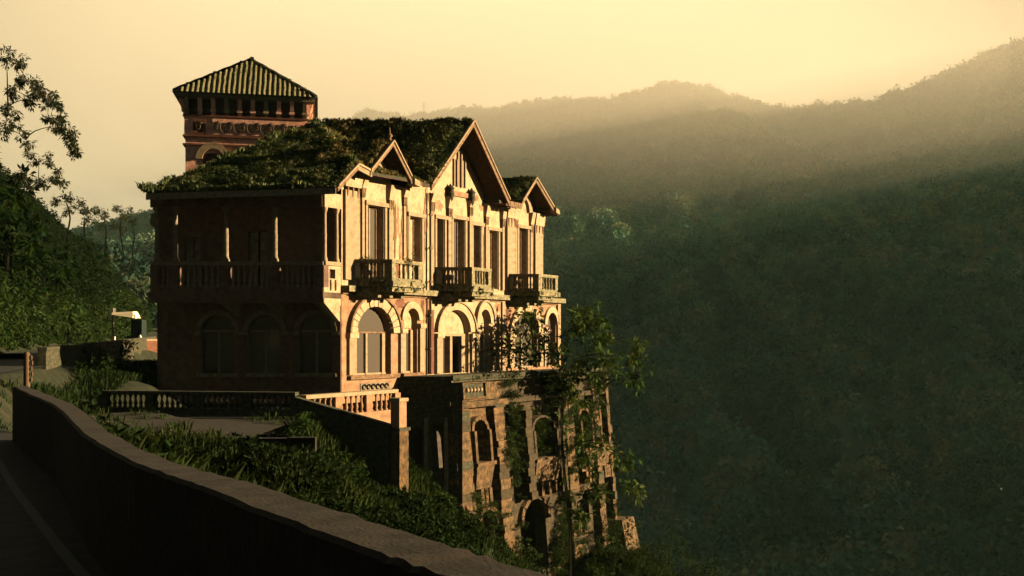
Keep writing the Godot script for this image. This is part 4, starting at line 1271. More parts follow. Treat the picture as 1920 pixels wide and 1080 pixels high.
func build_basement() -> void:
	var nb := Vector3(0.836, 0, 0.549)
	bx(hotel, "terrace_slab", P, 4.43, 22.35, -0.5, -0.15, 0.01, 2.95, M.moss_stone)
	bx(hotel, "terrace_edge", P, 4.36, 22.4, -0.36, -0.1, 2.953, 3.1, M.moss_stone)
	var hx := []
	var hc := []
	for k in 260:
		var u := rng.randf_range(4.4, 22.3)
		if hill_noise.get_noise_2d(u * 30.0, 3.0) < -0.1:
			continue
		hx.append(Transform3D(Basis(Vector3(rng.randf_range(-1, 1), 0, rng.randf_range(-1, 1)).normalized(), rng.randf_range(0.0, 3.0)).scaled(Vector3.ONE * rng.randf_range(0.4, 1.1)), P(u, rng.randf_range(-0.35, -0.1), 3.08)))
		hc.append(vary(Color(0.022, 0.028, 0.010), 0.4))
	many(hotel, "edge_moss", tuft_mesh(6, 0.32, 0.14, 0.05), M.grass, hx, hc)
	# its shaded end
	var endw := func(a: float, y: float, d: float) -> Vector3: return P(4.43 - d, y, 0.01 + a)
	wall(hotel, "terrace_end_wall", endw, 0.0, 3.55, -9.5, -0.503, [[0.7, 1.35, -5.2, -3.0, 0.0], [1.9, 2.5, -5.4, -2.8, 0.0]], 0.25, M.moss_stone, Vector3(0, 0, 1))
	for a in [0.45, 1.6, 2.7]:
		bx(hotel, "end_pilaster", endw, a - 0.08, a + 0.08, -7.0, -2.4, 0.003, 0.1, M.dull_stone)
	bx(hotel, "end_band", endw, 0.0, 2.95, -1.75, -1.55, 0.003, 0.12, M.moss_stone)
	var w1 := [6.45, 7.7, -5.1, -3.3, 0.6]
	var w2 := [11.75, 14.2, -5.4, -3.7, 0.75]
	var w3 := [18.35, 19.6, -5.4, -3.4, 0.55]
	var w4 := [21.0, 21.85, -5.3, -2.7, 0.3]
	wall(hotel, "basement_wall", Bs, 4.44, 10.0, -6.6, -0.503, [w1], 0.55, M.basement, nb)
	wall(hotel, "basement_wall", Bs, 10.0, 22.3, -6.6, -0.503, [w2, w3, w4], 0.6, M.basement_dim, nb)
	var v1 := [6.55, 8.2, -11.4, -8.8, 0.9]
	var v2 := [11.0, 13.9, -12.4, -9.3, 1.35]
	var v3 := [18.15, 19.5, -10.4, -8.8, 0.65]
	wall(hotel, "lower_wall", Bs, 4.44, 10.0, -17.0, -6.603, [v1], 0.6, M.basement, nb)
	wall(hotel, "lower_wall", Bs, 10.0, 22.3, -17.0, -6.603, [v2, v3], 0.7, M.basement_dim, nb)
	var dark := MB.new()
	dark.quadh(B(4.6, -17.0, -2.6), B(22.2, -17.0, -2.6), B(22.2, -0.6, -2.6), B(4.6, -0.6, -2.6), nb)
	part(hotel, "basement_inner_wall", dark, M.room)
	var cap := MB.new()
	slabbox(cap, P, 4.5, 22.2, -6.75, -6.6, 0.0, 2.6)
	slabbox(cap, P, 22.0, 22.29, -17.0, -0.51, -9.0, 2.3)
	part(hotel, "basement_floor", cap, M.room)
	# piers: uneven, leaning with the wall
	for p in [[4.43, 5.85, -14.0, -1.6, 0.02, "basement"], [8.35, 9.35, -16.0, -1.6, 0.05, "basement"], [10.75, 11.45, -7.6, -2.4, 0.5, "basement_dim"], [14.5, 15.2, -7.6, -2.4, 0.5, "basement_dim"], [16.2, 17.3, -16.0, -1.6, 0.06, "basement"], [20.05, 20.75, -16.0, -1.5, 0.1, "basement"], [21.95, 22.3, -16.0, -0.6, 0.12, "basement"]]:
		var pier := holder(hotel, "pier")
		var y: float = p[3]
		while y > p[2]:
			var tall := rng.randf_range(0.38, 0.62)
			var mb := MB.new()
			var e0: float = p[0] + rng.randf_range(-0.07, 0.04)
			var e1: float = p[1] + rng.randf_range(-0.04, 0.07)
			slabbox(mb, B, e0, e1, y - tall + 0.015, y, -0.446, p[4] + rng.randf_range(-0.06, 0.06))
			var pick := rng.randf()
			part(pier, "stone_block", mb, M[p[5]] if pick < 0.72 else M.basement_dim if pick < 0.93 else M.moss_stone)
			y -= tall
	# deep window surrounds with sloping aprons below
	for s in [[w1, 0.0, "basement"], [w2, 0.5, "basement_dim"], [w3, 0.1, "basement"], [w4, 0.1, "basement"]]:
		var o: Array = s[0]
		var mid: float = (o[0] + o[1]) / 2
		var half: float = (o[1] - o[0]) / 2
		arch_ring(hotel, "window_head", B, mid, o[3], half, half + 0.22, o[4] / half, -0.447, s[1] - 0.12, 7, M[s[2]])
		bx(hotel, "window_jamb", B, o[0] - 0.22, o[0], o[2], o[3], -0.447, s[1] + 0.02, M[s[2]])
		bx(hotel, "window_jamb", B, o[1], o[1] + 0.22, o[2], o[3], -0.447, s[1] + 0.02, M[s[2]])
		bx(hotel, "window_sill", B, o[0] - 0.3, o[1] + 0.3, o[2] - 0.2, o[2] - 0.003, -0.447, s[1] + 0.14, M.basement)
		var ap := MB.new()
		ap.hexa([B(o[0] - 0.25, o[2] - 0.203, -0.44), B(o[1] + 0.25, o[2] - 0.203, -0.44), B(o[1] + 0.25, o[2] - 0.203, s[1] + 0.05), B(o[0] - 0.25, o[2] - 0.203, s[1] + 0.05), B(o[0] - 0.1, o[2] - 1.5, -0.44), B(o[1] + 0.1, o[2] - 1.5, -0.44), B(o[1] + 0.1, o[2] - 1.5, s[1] - 0.2), B(o[0] - 0.1, o[2] - 1.5, s[1] - 0.2)])
		part(hotel, "window_apron", ap, M.basement)
		for k in 3:
			var u: float = lerpf(o[0], o[1], (k + 0.5) / 3.0)
			bx(hotel, "apron_bracket", B, u - 0.13, u + 0.13, o[2] - 2.3, o[2] - 1.503, -0.44, s[1] - 0.02, M.basement)
		var win := holder(hotel, "basement_window")
		bx(win, "frame", B, o[0] + 0.003, o[0] + 0.12, o[2], o[3] + 0.2, -0.95, -0.8, M.trim)
		bx(win, "shutter", B, mid - half * 0.5, mid + half * 0.1, o[2], o[3] + o[4] * 0.7, -0.98, -0.9, M.trim)
		bx(win, "mullion", B, mid + half * 0.12, mid + half * 0.25, o[2], o[3] + o[4] * 0.8, -0.95, -0.85, M.barge)
	for o in [v1, v2, v3]:
		var mid: float = (o[0] + o[1]) / 2
		var half: float = (o[1] - o[0]) / 2
		arch_ring(hotel, "lower_arch", B, mid, o[3], half + 0.02, half + 0.3, o[4] / half, -0.447, -0.2, 9, M.basement)
	# panel and bands below the terrace edge
	var pn := holder(hotel, "sunk_panel")
	bx(pn, "panel_back", B, 6.1, 8.1, -1.4, -0.62, -0.447, -0.38, M.moss_stone)
	for q in [[5.9, 8.3, -0.62, -0.52], [5.9, 8.3, -1.5, -1.403], [5.9, 6.097, -1.4, -0.623], [8.103, 8.3, -1.4, -0.623]]:
		bx(pn, "panel_border", B, q[0], q[1], q[2], q[3], -0.447, -0.25, M.basement)
	for k in 5:
		var mb := MB.new()
		mb.lathe([Vector2(0.02, -0.16), Vector2(0.14, -0.06), Vector2(0.14, 0.06), Vector2(0.02, 0.16)], 6)
		part(pn, "rosette", mb, M.trim).position = B(6.45 + k * 0.33, -1.0, -0.36)
	bx(hotel, "basement_band", B, 4.4, 9.6, -1.95, -1.62, -0.44, 0.16, M.basement)
	bx(hotel, "basement_band", B, 9.603, 22.3, -1.9, -1.6, -0.44, 0.0, M.basement_dim)
	# buttress at the far foot
	var bt := MB.new()
	bt.hexa([B(21.6, -10.6, -0.3), B(23.4, -10.6, -0.3), B(23.4, -10.6, 0.7), B(21.6, -10.6, 0.7), B(21.4, -17, -0.3), B(23.7, -17, -0.3), B(23.7, -17, 1.4), B(21.4, -17, 1.4)])
	part(hotel, "buttress", bt, M.basement)
	var fb := MB.new()
	for k in 9:
		var u := 9.8 + k * 0.9
		slabbox(fb, B, u, u + rng.randf_range(0.5, 0.85), -17.0, -13.2 + rng.randf_range(-0.5, 0.3), -0.5, 0.3 + rng.randf_range(0.0, 0.4))
	part(hotel, "rock_footing", fb, M.basement)

# ---------------------------------------------------------------- terraces and walls near the hotel
func box_along(mb: MB, a: Vector3, b: Vector3, thick: float, y0: float, y1: float, y0b := INF, y1b := INF) -> void:
	var d := Vector3(b.x - a.x, 0, b.z - a.z).normalized()
	var s := d.cross(Vector3.UP) * thick * 0.5
	var ya0 := y0
	var yb0 := y0 if y0b == INF else y0b
	var yb1 := y1 if y1b == INF else y1b
	var p := Vector3(a.x, 0, a.z)
	var q := Vector3(b.x, 0, b.z)
	mb.hexa([p - s + Vector3(0, ya0, 0), q - s + Vector3(0, yb0, 0), q + s + Vector3(0, yb0, 0), p + s + Vector3(0, ya0, 0), p - s + Vector3(0, y1, 0), q - s + Vector3(0, yb1, 0), q + s + Vector3(0, yb1, 0), p + s + Vector3(0, y1, 0)])

func balustrade(root: Node3D, a: Vector3, b: Vector3, top: float, base: float, bays: int, per: int, stone: Material, rail: Material) -> void:
	var o := root.position
	a -= o
	b -= o
	top -= o.y
	base -= o.y
	var mb := MB.new()
	box_along(mb, a, b, 0.42, base - 1.6, base + 0.22)
	part(root, "base", mb, stone)
	mb = MB.new()
	box_along(mb, a, b, 0.46, top - 0.17, top)
	part(root, "rail", mb, rail)
	var d := (b - a) / bays
	var bm := baluster_mesh(top - base - 0.393, 0.1)
	for k in bays + 1:
		var p := a + d * k
		var e := d.normalized() * 0.2
		mb = MB.new()
		box_along(mb, p - e, p + e, 0.4, base + 0.223, top - 0.173)
		part(root, "post", mb, stone)
		if k < bays:
			for j in per:
				var q := p + d * ((j + 1.0) / (per + 1.0))
				part(root, "baluster", bm, stone).position = Vector3(q.x, base + 0.222, q.z)

func build_terraces() -> void:
	var f := holder(self, "terrace_balustrade", V(-14.0, -1.4, 45.2))
	balustrade(f, V(-18.5, 0, 46.0), V(-9.45, 0, 44.55), -0.42, -1.4, 4, 8, M.moss_stone, M.moss_stone)
	tag(f, "dark stone balustrade along the terrace before the shaded front", "balustrade")
	var s := holder(self, "terrace_balustrade", V(-7.4, -1.8, 47.2))
	balustrade(s, V(-9.2, 0, 44.5), V(-5.75, 0, 49.75), -0.55, -1.75, 3, 5, M.blush, M.trim)
	tag(s, "sunlit stone balustrade running back towards the terrace corner", "balustrade")
	var r := holder(self, "ramp_wall", V(-7.0, -2.0, 43.6))
	var mb := MB.new()
	box_along(mb, V(-9.3, 0, 43.75) - r.position, V(-5.15, 0, 43.3) - r.position, 0.4, -3.4, 1.28, -5.5, 0.12)
	part(r, "wall", mb, M.moss_stone)
	mb = MB.new()
	box_along(mb, V(-9.3, 0, 43.75) - r.position, V(-5.15, 0, 43.3) - r.position, 0.52, 1.283, 1.42, 0.123, 0.26)
	part(r, "coping", mb, M.moss_stone)
	tag(r, "dark mossy wall sloping down beside the terrace steps", "wall")
	var p := holder(self, "gate_pillar", V(-4.85, -2.0, 43.35))
	for q in [[-5.5, 0.0, 0.30, "basement"], [0.003, 0.14, 0.36, "moss_stone"], [0.143, 1.25, 0.24, "blush"], [1.253, 1.4, 0.3, "trim"]]:
		mb = MB.new()
		box_along(mb, Vector3(-0.549, 0, 0.836) * q[2], Vector3(0.549, 0, -0.836) * q[2], q[2] * 2.0, q[0], q[1])
		part(p, ["footing", "moulding", "shaft", "cap"][[0.30, 0.36, 0.24, 0.3].find(q[2]) if q[3] != "trim" else 3], mb, M[q[3]])
	tag(p, "square sunlit stone pillar ending the mossy sloping wall", "pillar")
	var k := holder(self, "forecourt_kerb", V(-10.5, -1.4, 33.8))
	for j in 9:
		mb = MB.new()
		var x := -14.6 + j * 0.9
		box_along(mb, V(x, 0, 33.4 + 0.04 * j) - k.position, V(x + 0.87, 0, 33.43 + 0.04 * j) - k.position, 0.3, -0.4, 0.06 + rng.randf_range(-0.03, 0.03))
		part(k, "kerb_stone", mb, M.parapet)
	tag(k, "low stone kerb at the grassy edge of the bare forecourt", "kerb")
	for q in [[-12.6, 35.2, 0.16, "pale scrap of litter lying on the bare forecourt"], [-15.1, 35.0, 0.12, "small pale scrap of litter near the parapet end"]]:
		mb = MB.new()
		var c := []
		for j in 8:
			var a := TAU * j / 8.0
			c.append(Vector3(cos(a) * q[2] * rng.randf_range(0.8, 1.7), rng.randf_range(0.02, 0.16), sin(a) * q[2]))
		for j in 8:
			mb.trih(Vector3(0, 0.12, 0), c[j], c[(j + 1) % 8], Vector3.UP)
			mb.trih(Vector3(0, 0.0, 0), c[j], c[(j + 1) % 8], Vector3.DOWN)
		var o := part(self, "litter", mb, M.white_paint)
		o.position = V(q[0], ground(q[0], q[1]) + 0.04, q[1])
		tag(o, q[3], "litter")

# ---------------------------------------------------------------- road furniture
func build_roadside() -> void:
	var inner := []
	for q in [[3.2, -1.2], [2.3, 0.3], [1.1, 1.5], [0.2, 2.47], [-0.241, 2.99], [-0.478, 3.32], [-0.882, 3.88], [-1.361, 4.59], [-1.71, 5.06], [-2.27, 5.89], [-3.16, 7.43], [-4.57, 10.15], [-5.8, 12.2], [-7.1, 14.4]]:
		inner.append(V(q[0], 0, q[1]))
	var path := smooth_path(inner, 7)
	var pw := holder(self, "road_parapet", V(-2.0, 0.5, 6.0))
	var body := MB.new()
	var cop := MB.new()
	var rows := []
	var nz := FastNoiseLite.new()
	nz.seed = 3
	nz.frequency = 0.9
	for k in path.size():
		var a: Vector3 = path[k]
		var d: Vector3 = (path[mini(k + 1, path.size() - 1)] - path[maxi(k - 1, 0)]).normalized()
		var s := d.cross(Vector3.UP)
		var j := nz.get_noise_1d(k * 0.9) * 0.012
		var fr := float(k) / (path.size() - 1)
		var t := 0.28 - 0.07 * smoothstep(0.45, 0.75, fr) + nz.get_noise_1d(k * 1.7 + 90.0) * 0.02
		rows.append([a + Vector3(0, -0.3, 0), a + s * 0.0 + Vector3(0, 1.285 + j, 0), a + s * 0.02 + Vector3(0, 1.303 + j, 0), a + s * (t - 0.03) + Vector3(0, 1.305 + j, 0), a + s * t + Vector3(0, 1.27 + j, 0), a + s * (t + 0.05) + Vector3(0, -2.0, 0), s])
	for k in rows.size() - 1:
		var a: Array = rows[k]
		var b: Array = rows[k + 1]
		var o := pw.position
		for q in [[0, 1, -1.0, body], [1, 2, -0.5, cop], [2, 3, 0.0, cop], [3, 4, 0.5, cop], [4, 5, 1.0, body]]:
			var m: MB = q[3]
			var h: Vector3 = a[6] * q[2] + Vector3(0, 1.0 - absf(q[2]), 0)
			m.quadh(a[q[0]] - o, b[q[0]] - o, b[q[1]] - o, a[q[1]] - o, h)
	for e in [rows[0], rows[-1]]:
		for j in [1, 2, 3, 4]:
			body.tri(e[0] - pw.position, e[j] - pw.position, e[j + 1] - pw.position)
	part(pw, "wall", body, M.parapet_face)
	part(pw, "coping", cop, M.parapet)
	tag(pw, "long curving roadside parapet with a worn flat top in the foreground", "parapet wall")

	var g := holder(self, "guard_rail", V(-7.75, 0.5, 15.6))
	var mb := MB.new()
	mb.lathe([Vector2(0.05, -0.4), Vector2(0.05, 1.24), Vector2(0.03, 1.27), Vector2(0.001, 1.28)], 8, Vector3(0.28, 0, 0))
	part(g, "post", mb, M.rust)
	mb = MB.new()
	for k in 5:
		mb.lathe([Vector2(0.004, 0.80 + k * 0.085), Vector2(0.018, 0.83 + k * 0.085), Vector2(0.018, 0.86 + k * 0.085), Vector2(0.004, 0.89 + k * 0.085)], 6, Vector3(0.35 + 0.012 * (k % 2), 0, 0))
	part(g, "chain", mb, M.rust)
	mb = MB.new()
	mb.tube([Vector3(0.23, 1.2, 0), Vector3(-0.9, 1.18, 0.15), Vector3(-2.4, 1.17, 0.5)], [0.045, 0.045, 0.045], 7)
	part(g, "rail", mb, M.rust)
	mb = MB.new()
	mb.lathe([Vector2(0.05, -0.4), Vector2(0.05, 1.2)], 8, Vector3(-2.4, 0, 0.5))
	part(g, "post", mb, M.rust)
	tag(g, "rusty tube guard rail with a post at the end of the parapet", "guard rail")

	var fw := holder(self, "roadside_wall", V(-26.0, 0.0, 66.0))
	for k in 13:
		var t0 := k / 13.0
		var t1 := (k + 1) / 13.0
		var a := V(lerpf(-21.8, -30.4, pow(t0, 1.1)), 0, lerpf(47.0, 86.0, t0)) - fw.position
		var b := V(lerpf(-21.8, -30.4, pow(t1, 1.1)), 0, lerpf(47.0, 86.0, t1)) - fw.position
		var ya := lerpf(1.52, 2.08, t0) + rng.randf_range(-0.02, 0.02)
		var yb := lerpf(1.52, 2.08, t1)
		mb = MB.new()
		box_along(mb, a, b - (b - a).normalized() * 0.03, 0.35, -1.6, ya - 0.15, -1.4, yb - 0.15)
		part(fw, "wall_panel", mb, M.moss_stone)
		mb = MB.new()
		box_along(mb, a, b - (b - a).normalized() * 0.03, 0.42, ya - 0.147, ya, yb - 0.147, yb)
		part(fw, "coping_stone", mb, M.moss_stone)
	tag(fw, "dark low wall along the far bend of the road", "wall")
	var lw := holder(self, "terrace_stub_wall", V(-28.6, 0.0, 80.0))
	mb = MB.new()
	box_along(mb, Vector3(-0.7, 0, 1.0), Vector3(0.9, 0, -1.3), 0.35, -1.0, 1.7)
	part(lw, "wall", mb, M.terracotta)
	mb = MB.new()
	box_along(mb, Vector3(-0.7, 0, 1.0), Vector3(0.9, 0, -1.3), 0.45, 1.703, 1.85)
	part(lw, "coping", mb, M.trim)
	for q in [-0.5, 0.55]:
		mb = MB.new()
		mb.lathe([Vector2(0.12, 1.85), Vector2(0.16, 1.95), Vector2(0.05, 2.15), Vector2(0.01, 2.2)], 7, Vector3(q, 0, -q * 1.4))
		part(lw, "finial", mb, M.white_paint)
	tag(lw, "short sunlit reddish wall at the far left corner of the hotel", "wall")

	var st := holder(self, "roadside_stall", V(-32.2, 1.15, 85.0))
	mb = MB.new()
	mb.box(Vector3(-1.33, 0, -0.05), Vector3(-1.23, 3.3, 0.05))
	part(st, "post", mb, M.trim)
	mb = MB.new()
	mb.hexa([Vector3(-1.2, 2.72, 0.5), Vector3(0.72, 2.45, 0.9), Vector3(0.72, 2.45, -0.9), Vector3(-1.2, 2.72, -0.9), Vector3(-1.2, 2.9, 0.4), Vector3(0.45, 3.0, 0.1), Vector3(0.45, 3.0, -0.9), Vector3(-1.2, 2.9, -0.9)])
	part(st, "roof", mb, M.pale_sheet)
	mb = MB.new()
	mb.box(Vector3(0.35, 0, -0.8), Vector3(1.25, 2.3, 0.3))
	part(st, "cabin", mb, M.dark_green_paint)
	mb = MB.new()
	mb.box(Vector3(-0.05, 0, -0.6), Vector3(0.33, 0.95, 0.25))
	part(st, "counter", mb, M.dark_metal)
	mb = MB.new()
	mb.lathe([Vector2(0.02, 0), Vector2(0.12, 0.05), Vector2(0.13, 0.3), Vector2(0.03, 0.42)], 8, Vector3(0.75, 2.36, 0.45))
	part(st, "lamp", mb, M.white_paint)
	tag(st, "small dark roadside stall with a pale sunlit awning", "stall")
	var sg := holder(self, "road_sign", V(-33.75, 1.15, 85.6))
	mb = MB.new()
	mb.lathe([Vector2(0.05, -0.3), Vector2(0.05, 2.9)], 7)
	part(sg, "post", mb, M.trim)
	mb = MB.new()
	mb.box(Vector3(-0.25, 2.45, 0.055), Vector3(0.25, 3.3, 0.09))
	part(sg, "board", mb, M.white_paint)
	mb = MB.new()
	mb.box(Vector3(-0.35, 2.9, 0.02), Vector3(0.35, 2.98, 0.053))
	part(sg, "bracket", mb, M.rust)
	tag(sg, "small pale road sign on a thin post left of the stall", "road sign")
	var ml := holder(self, "kilometre_stone", V(-33.0, 1.3, 84.0))
	mb = MB.new()
	mb.hexa([Vector3(-0.13, -0.3, 0.1), Vector3(0.13, -0.3, 0.1), Vector3(0.13, -0.3, -0.1), Vector3(-0.13, -0.3, -0.1), Vector3(-0.1, 0.75, 0.07), Vector3(0.1, 0.75, 0.07), Vector3(0.1, 0.75, -0.07), Vector3(-0.1, 0.75, -0.07)])
	part(ml, "stone", mb, M.white_paint)
	tag(ml, "small pale marker stone on the verge below the road sign", "marker stone")

	# a lattice mast far away on the ridge
	var y0 := mountain(-147.0, 1690.0)
	var py := holder(self, "lattice_mast", V(-147.0, y0, 1690.0))
	for sx in [-1.0, 1.0]:
		for sz in [-1.0, 1.0]:
			mb = MB.new()
			mb.tube([Vector3(sx * 4.0, -5, sz * 4.0), Vector3(sx * 1.2, 20, sz * 1.2), Vector3(sx * 0.4, 34, sz * 0.4)], [0.3, 0.25, 0.2], 5)
			part(py, "leg", mb, M.dark_metal)
	for k in 6:
		mb = MB.new()
		var ww := lerpf(3.6, 0.7, k / 5.0)
		for q in [[-1, -1, 1, 1], [1, -1, -1, 1]]:
			mb.tube([Vector3(q[0] * ww, k * 5.0, q[1] * ww), Vector3(q[2] * ww * 0.8, k * 5.0 + 5.0, q[3] * ww * 0.8)], [0.16, 0.16], 4)
		part(py, "brace", mb, M.dark_metal)
	for y in [24.0, 30.0]:
		mb = MB.new()
		mb.tube([Vector3(-6, y, 0), Vector3(6, y, 0)], [0.2, 0.2], 4)
		part(py, "cross_arm", mb, M.dark_metal)
	tag(py, "faint lattice power mast on the hazy ridge above the roof", "power mast")

# ---------------------------------------------------------------- trees and plants
func spray_tree(called: String, base: Vector3, fork: Vector3, r0: float, sprays: Array, count: int, rad: Vector3, ll: float, lw: float, cols: Array, droop: float) -> Node3D:
	var t := holder(self, called, base)
	part(t, "trunk", limb(Vector3(0, -1.0, 0), fork - base, 0.0, r0, r0 * 0.6, 7), M.bark)
	var joints := [fork - base]
	var order := sprays.duplicate()
	order.sort_custom(func(a, b): return a.distance_squared_to(fork) < b.distance_squared_to(fork))
	for q in order:
		var b: Vector3 = q - base
		var from: Vector3 = joints[0]
		for j: Vector3 in joints:
			if j.distance_to(b) + (0.0 if j == joints[0] else 0.25) < from.distance_to(b):
				from = j
		joints.append(b)
		var reach := from.distance_to(b)
		part(t, "limb", limb(from, b, 0.10 * reach, minf(r0 * 0.35, 0.02 + reach * 0.012), 0.012), M.bark)
		var k := rng.randf_range(0.75, 1.25)
		part(t, "leaf_spray", crown_mesh(6, int(count / 6.0 * k), rad * k, ll, lw, cols, droop, 0.42), M.leaf).position = b
	return t

func px(x: float, y: float, d: float) -> Vector3:
	return V((x - 960.0) / 1900.0 * d, 2.0 - (y - 632.0) / 1900.0 * d, d)

func build_plants() -> void:
	var shade := [Color(0.020, 0.024, 0.011), Color(0.030, 0.030, 0.015), Color(0.014, 0.018, 0.009)]
	var hill := [Color(0.007, 0.013, 0.0035), Color(0.010, 0.017, 0.005), Color(0.005, 0.010, 0.0035)]
	# eucalyptus with drooping sprays over the road
	var sp := []
	for q in [[12, 108], [38, 118], [42, 150], [22, 172], [15, 200], [62, 160], [78, 170], [88, 195], [92, 225], [60, 190], [112, 185], [116, 212], [108, 235], [130, 240], [134, 266], [140, 288], [28, 225], [8, 240], [48, 262]]:
		sp.append(px(q[0], q[1], 70.0 + rng.randf_range(-2.5, 2.5)))
	var t := spray_tree("eucalyptus_tree", V(-40.0, ground(-40.0, 70.0), 70.0), V(-38.0, 17.5, 70.0), 0.3, sp, 210, Vector3(0.5, 0.75, 0.5), 0.34, 0.10, shade, 0.9)
	tag(t, "tall eucalyptus with drooping leaf sprays against the upper left sky", "tree")
	sp = []
	for q in [[52, 290], [70, 305], [95, 300], [105, 325], [92, 342], [112, 340], [40, 330], [62, 340], [75, 352]]:
		sp.append(px(q[0], q[1], 84.0 + rng.randf_range(-2, 2)))
	t = spray_tree("eucalyptus_tree", V(-42.5, ground(-42.5, 84.0), 84.0), V(-41.5, 13.0, 84.0), 0.24, sp, 150, Vector3(0.6, 0.6, 0.6), 0.34, 0.11, shade, 0.7)
	tag(t, "slim eucalyptus with feathery branches halfway down the left skyline", "tree")
	var sky := [[[108, 376], [125, 370], [128, 392]], [[150, 382], [158, 398], [166, 410]], [[180, 392], [196, 402], [186, 420]], [[218, 388], [226, 404], [212, 420]], [[240, 398], [248, 412], [236, 424]]]
	var who := ["first thin tree on the low skyline below the eucalyptus", "second thin tree on the skyline left of the notch", "middle thin tree with sparse leaves in the skyline notch", "thin tree with a pointed top left of the blue mountain", "thin tree on the skyline nearest to the hotel's left eaves"]
	for k in sky.size():
		sp = []
		var d := 118.0 + k * 10.0
		for q in sky[k]:
			for j in 2:
				sp.append(px(q[0] + rng.randf_range(-5, 5), q[1] + rng.randf_range(-3, 7), d + rng.randf_range(-1.5, 1.5)))
		var f := px(sky[k][1][0], sky[k][1][1] + 12.0, d)
		t = spray_tree("thin_tree", Vector3(f.x + 0.3, f.y - 5.0, f.z), f, 0.13, sp, 70, Vector3(0.6, 0.7, 0.6), 0.45, 0.16, shade, 0.5)
		tag(t, who[k], "tree", "thin trees on the left skyline")
	# trees and bushes of the hillside
	var protos := []
	for k in 3:
		protos.append([crown_mesh(34, 26, Vector3(2.3, 2.1, 2.3), 0.42, 0.22, hill, 0.3, 0.2), limb(Vector3(0, -4.0, 0), Vector3(0.2, 1.0, 0), 0.0, 0.2, 0.1)])
	var n := 0
	var tries := 0
	while n < 44 and tries < 4000:
		tries += 1
		var d := rng.randf_range(60.0, 165.0)
		var x := d * rng.randf_range(-0.56, -0.345)
		var r := road_near(x, d)
		if r[2] <= 0.0 or r[0] < 6.0:
			continue
		var o := holder(self, "hillside_tree", V(x, ground(x, d) + 1.3, d))
		var pr: Array = protos[n % 3]
		part(o, "trunk", pr[1], M.bark)
		part(o, "crown", pr[0], M.leaf)
		o.scale = Vector3.ONE * rng.randf_range(0.55, 1.15)
		o.rotation.y = rng.randf() * TAU
		tag(o, "dark bushy tree on the steep shaded hillside left of the road", "tree", "bushy trees on the roadside hillside")
		n += 1
	for q in [[-40.5, 72.0, 1.9, "tall dark tree at the left edge under the eucalyptus sprays"], [-39.3, 79.0, 1.5, "broad dark tree stepping down the left skyline"], [-43.5, 84.0, 1.9, "large dark tree behind the eucalyptus on the left edge"], [-41.5, 90.0, 1.3, "rounded dark tree lowest on the steep left skyline"]]:
		var o := holder(self, "hillside_tree", V(q[0], ground(q[0], q[1]) + 2.2 * q[2], q[1]))
		part(o, "trunk", protos[0][1], M.bark)
		part(o, "crown", protos[1][0], M.leaf)
		o.scale = Vector3.ONE * q[2]
		tag(o, q[3], "tree", "bushy trees on the roadside hillside")
	var bush := [crown_mesh(14, 18, Vector3(0.9, 0.7, 0.9), 0.32, 0.16, [Color(1, 1, 1)], 0.2, 0.28), crown_mesh(12, 18, Vector3(1.0, 0.5, 1.0), 0.36, 0.12, [Color(1, 1, 1)], 0.5, 0.3)]
	var xf := [[], []]
	var cl := [[], []]
	n = 0
	tries = 0
	while n < 6500 and tries < 60000:
		tries += 1
		var d := rng.randf_range(42.0, 150.0)
		var x := rng.randf_range(-88.0, -20.0)
		if x / d < -0.6:
			continue
		var r := road_near(x, d)
		if r[2] <= 0.0 or r[0] < 4.3:
			continue
		var s := rng.randf_range(0.5, 1.5) * clampf((r[0] - 3.2) * 0.45, 0.5, 1.2)
		var k := rng.randi() % 2
		xf[k].append(Transform3D(Basis(Vector3.UP, rng.randf() * TAU).scaled(Vector3.ONE * s), V(x, ground(x, d) + 0.25 * s, d)))
		cl[k].append(vary(hill[rng.randi() % 3] if r[0] > 8.0 else Color(0.017, 0.029, 0.007), 0.35))
		n += 1
	var ug := tag(holder(self, "undergrowth"), "dense undergrowth covering the steep hillside left of the road", "undergrowth", "", "stuff")
	for k in 2:
		many(ug, "undergrowth_leaves", bush[k], M.leaf, xf[k], cl[k])
	# grass of the slope between the parapet and the hotel, and beyond the basement
	var gx := []
	var gc := []
	n = 0
	while n < 32000:
		var far := rng.randf() < 0.2
		var d := rng.randf_range(57.0, 78.0) if far else rng.randf_range(5.0, 55.0)
		var x := rng.randf_range(5.5, 18.0) if far else rng.randf_range(-19.0, 4.0)
		if not far and d > 32.8 and d < 44.5 and x < -9.0 + (d - 40.0) * 0.05 and rng.randf() < 0.93:
			continue
		if not far and (d > 44.0 and x < -6.5 or d > 53.0 and x < -3.0):
			continue
		var r := road_near(x, d)
		if r[0] < 4.0 or r[2] > 0.0:
			continue
		n += 1
		var y := ground(x, d)
		var p := hill_noise.get_noise_2d(x * 9.0, d * 9.0)
		var s := rng.randf_range(0.5, 1.3) * (1.0 + p)
		gx.append(Transform3D(Basis(Vector3.UP, rng.randf() * TAU).scaled(Vector3.ONE * s), V(x, y - 0.03, d)))
		gc.append(vary(Color(0.011, 0.023, 0.005).lerp(Color(0.017, 0.023, 0.006), clampf(p + 0.4, 0.0, 1.0)), 0.35))
	n = 0
	while n < 15000:
		var d := rng.randf_range(38.0, 88.0)
		var x := rng.randf_range(-33.0, -16.5)
		var r := road_near(x, d)
		if r[0] < 4.4 or r[2] > 0.0 or d < 52.0 and x > -18.6:
			continue
		n += 1
		gx.append(Transform3D(Basis(Vector3.UP, rng.randf() * TAU).scaled(Vector3.ONE * rng.randf_range(0.5, 1.5)), V(x, ground(x, d) - 0.03, d)))
		gc.append(vary(Color(0.012, 0.021, 0.006), 0.35))
	var gr := many(self, "grass", tuft_mesh(11, 0.36, 0.34, 0.045), M.grass, gx, gc)
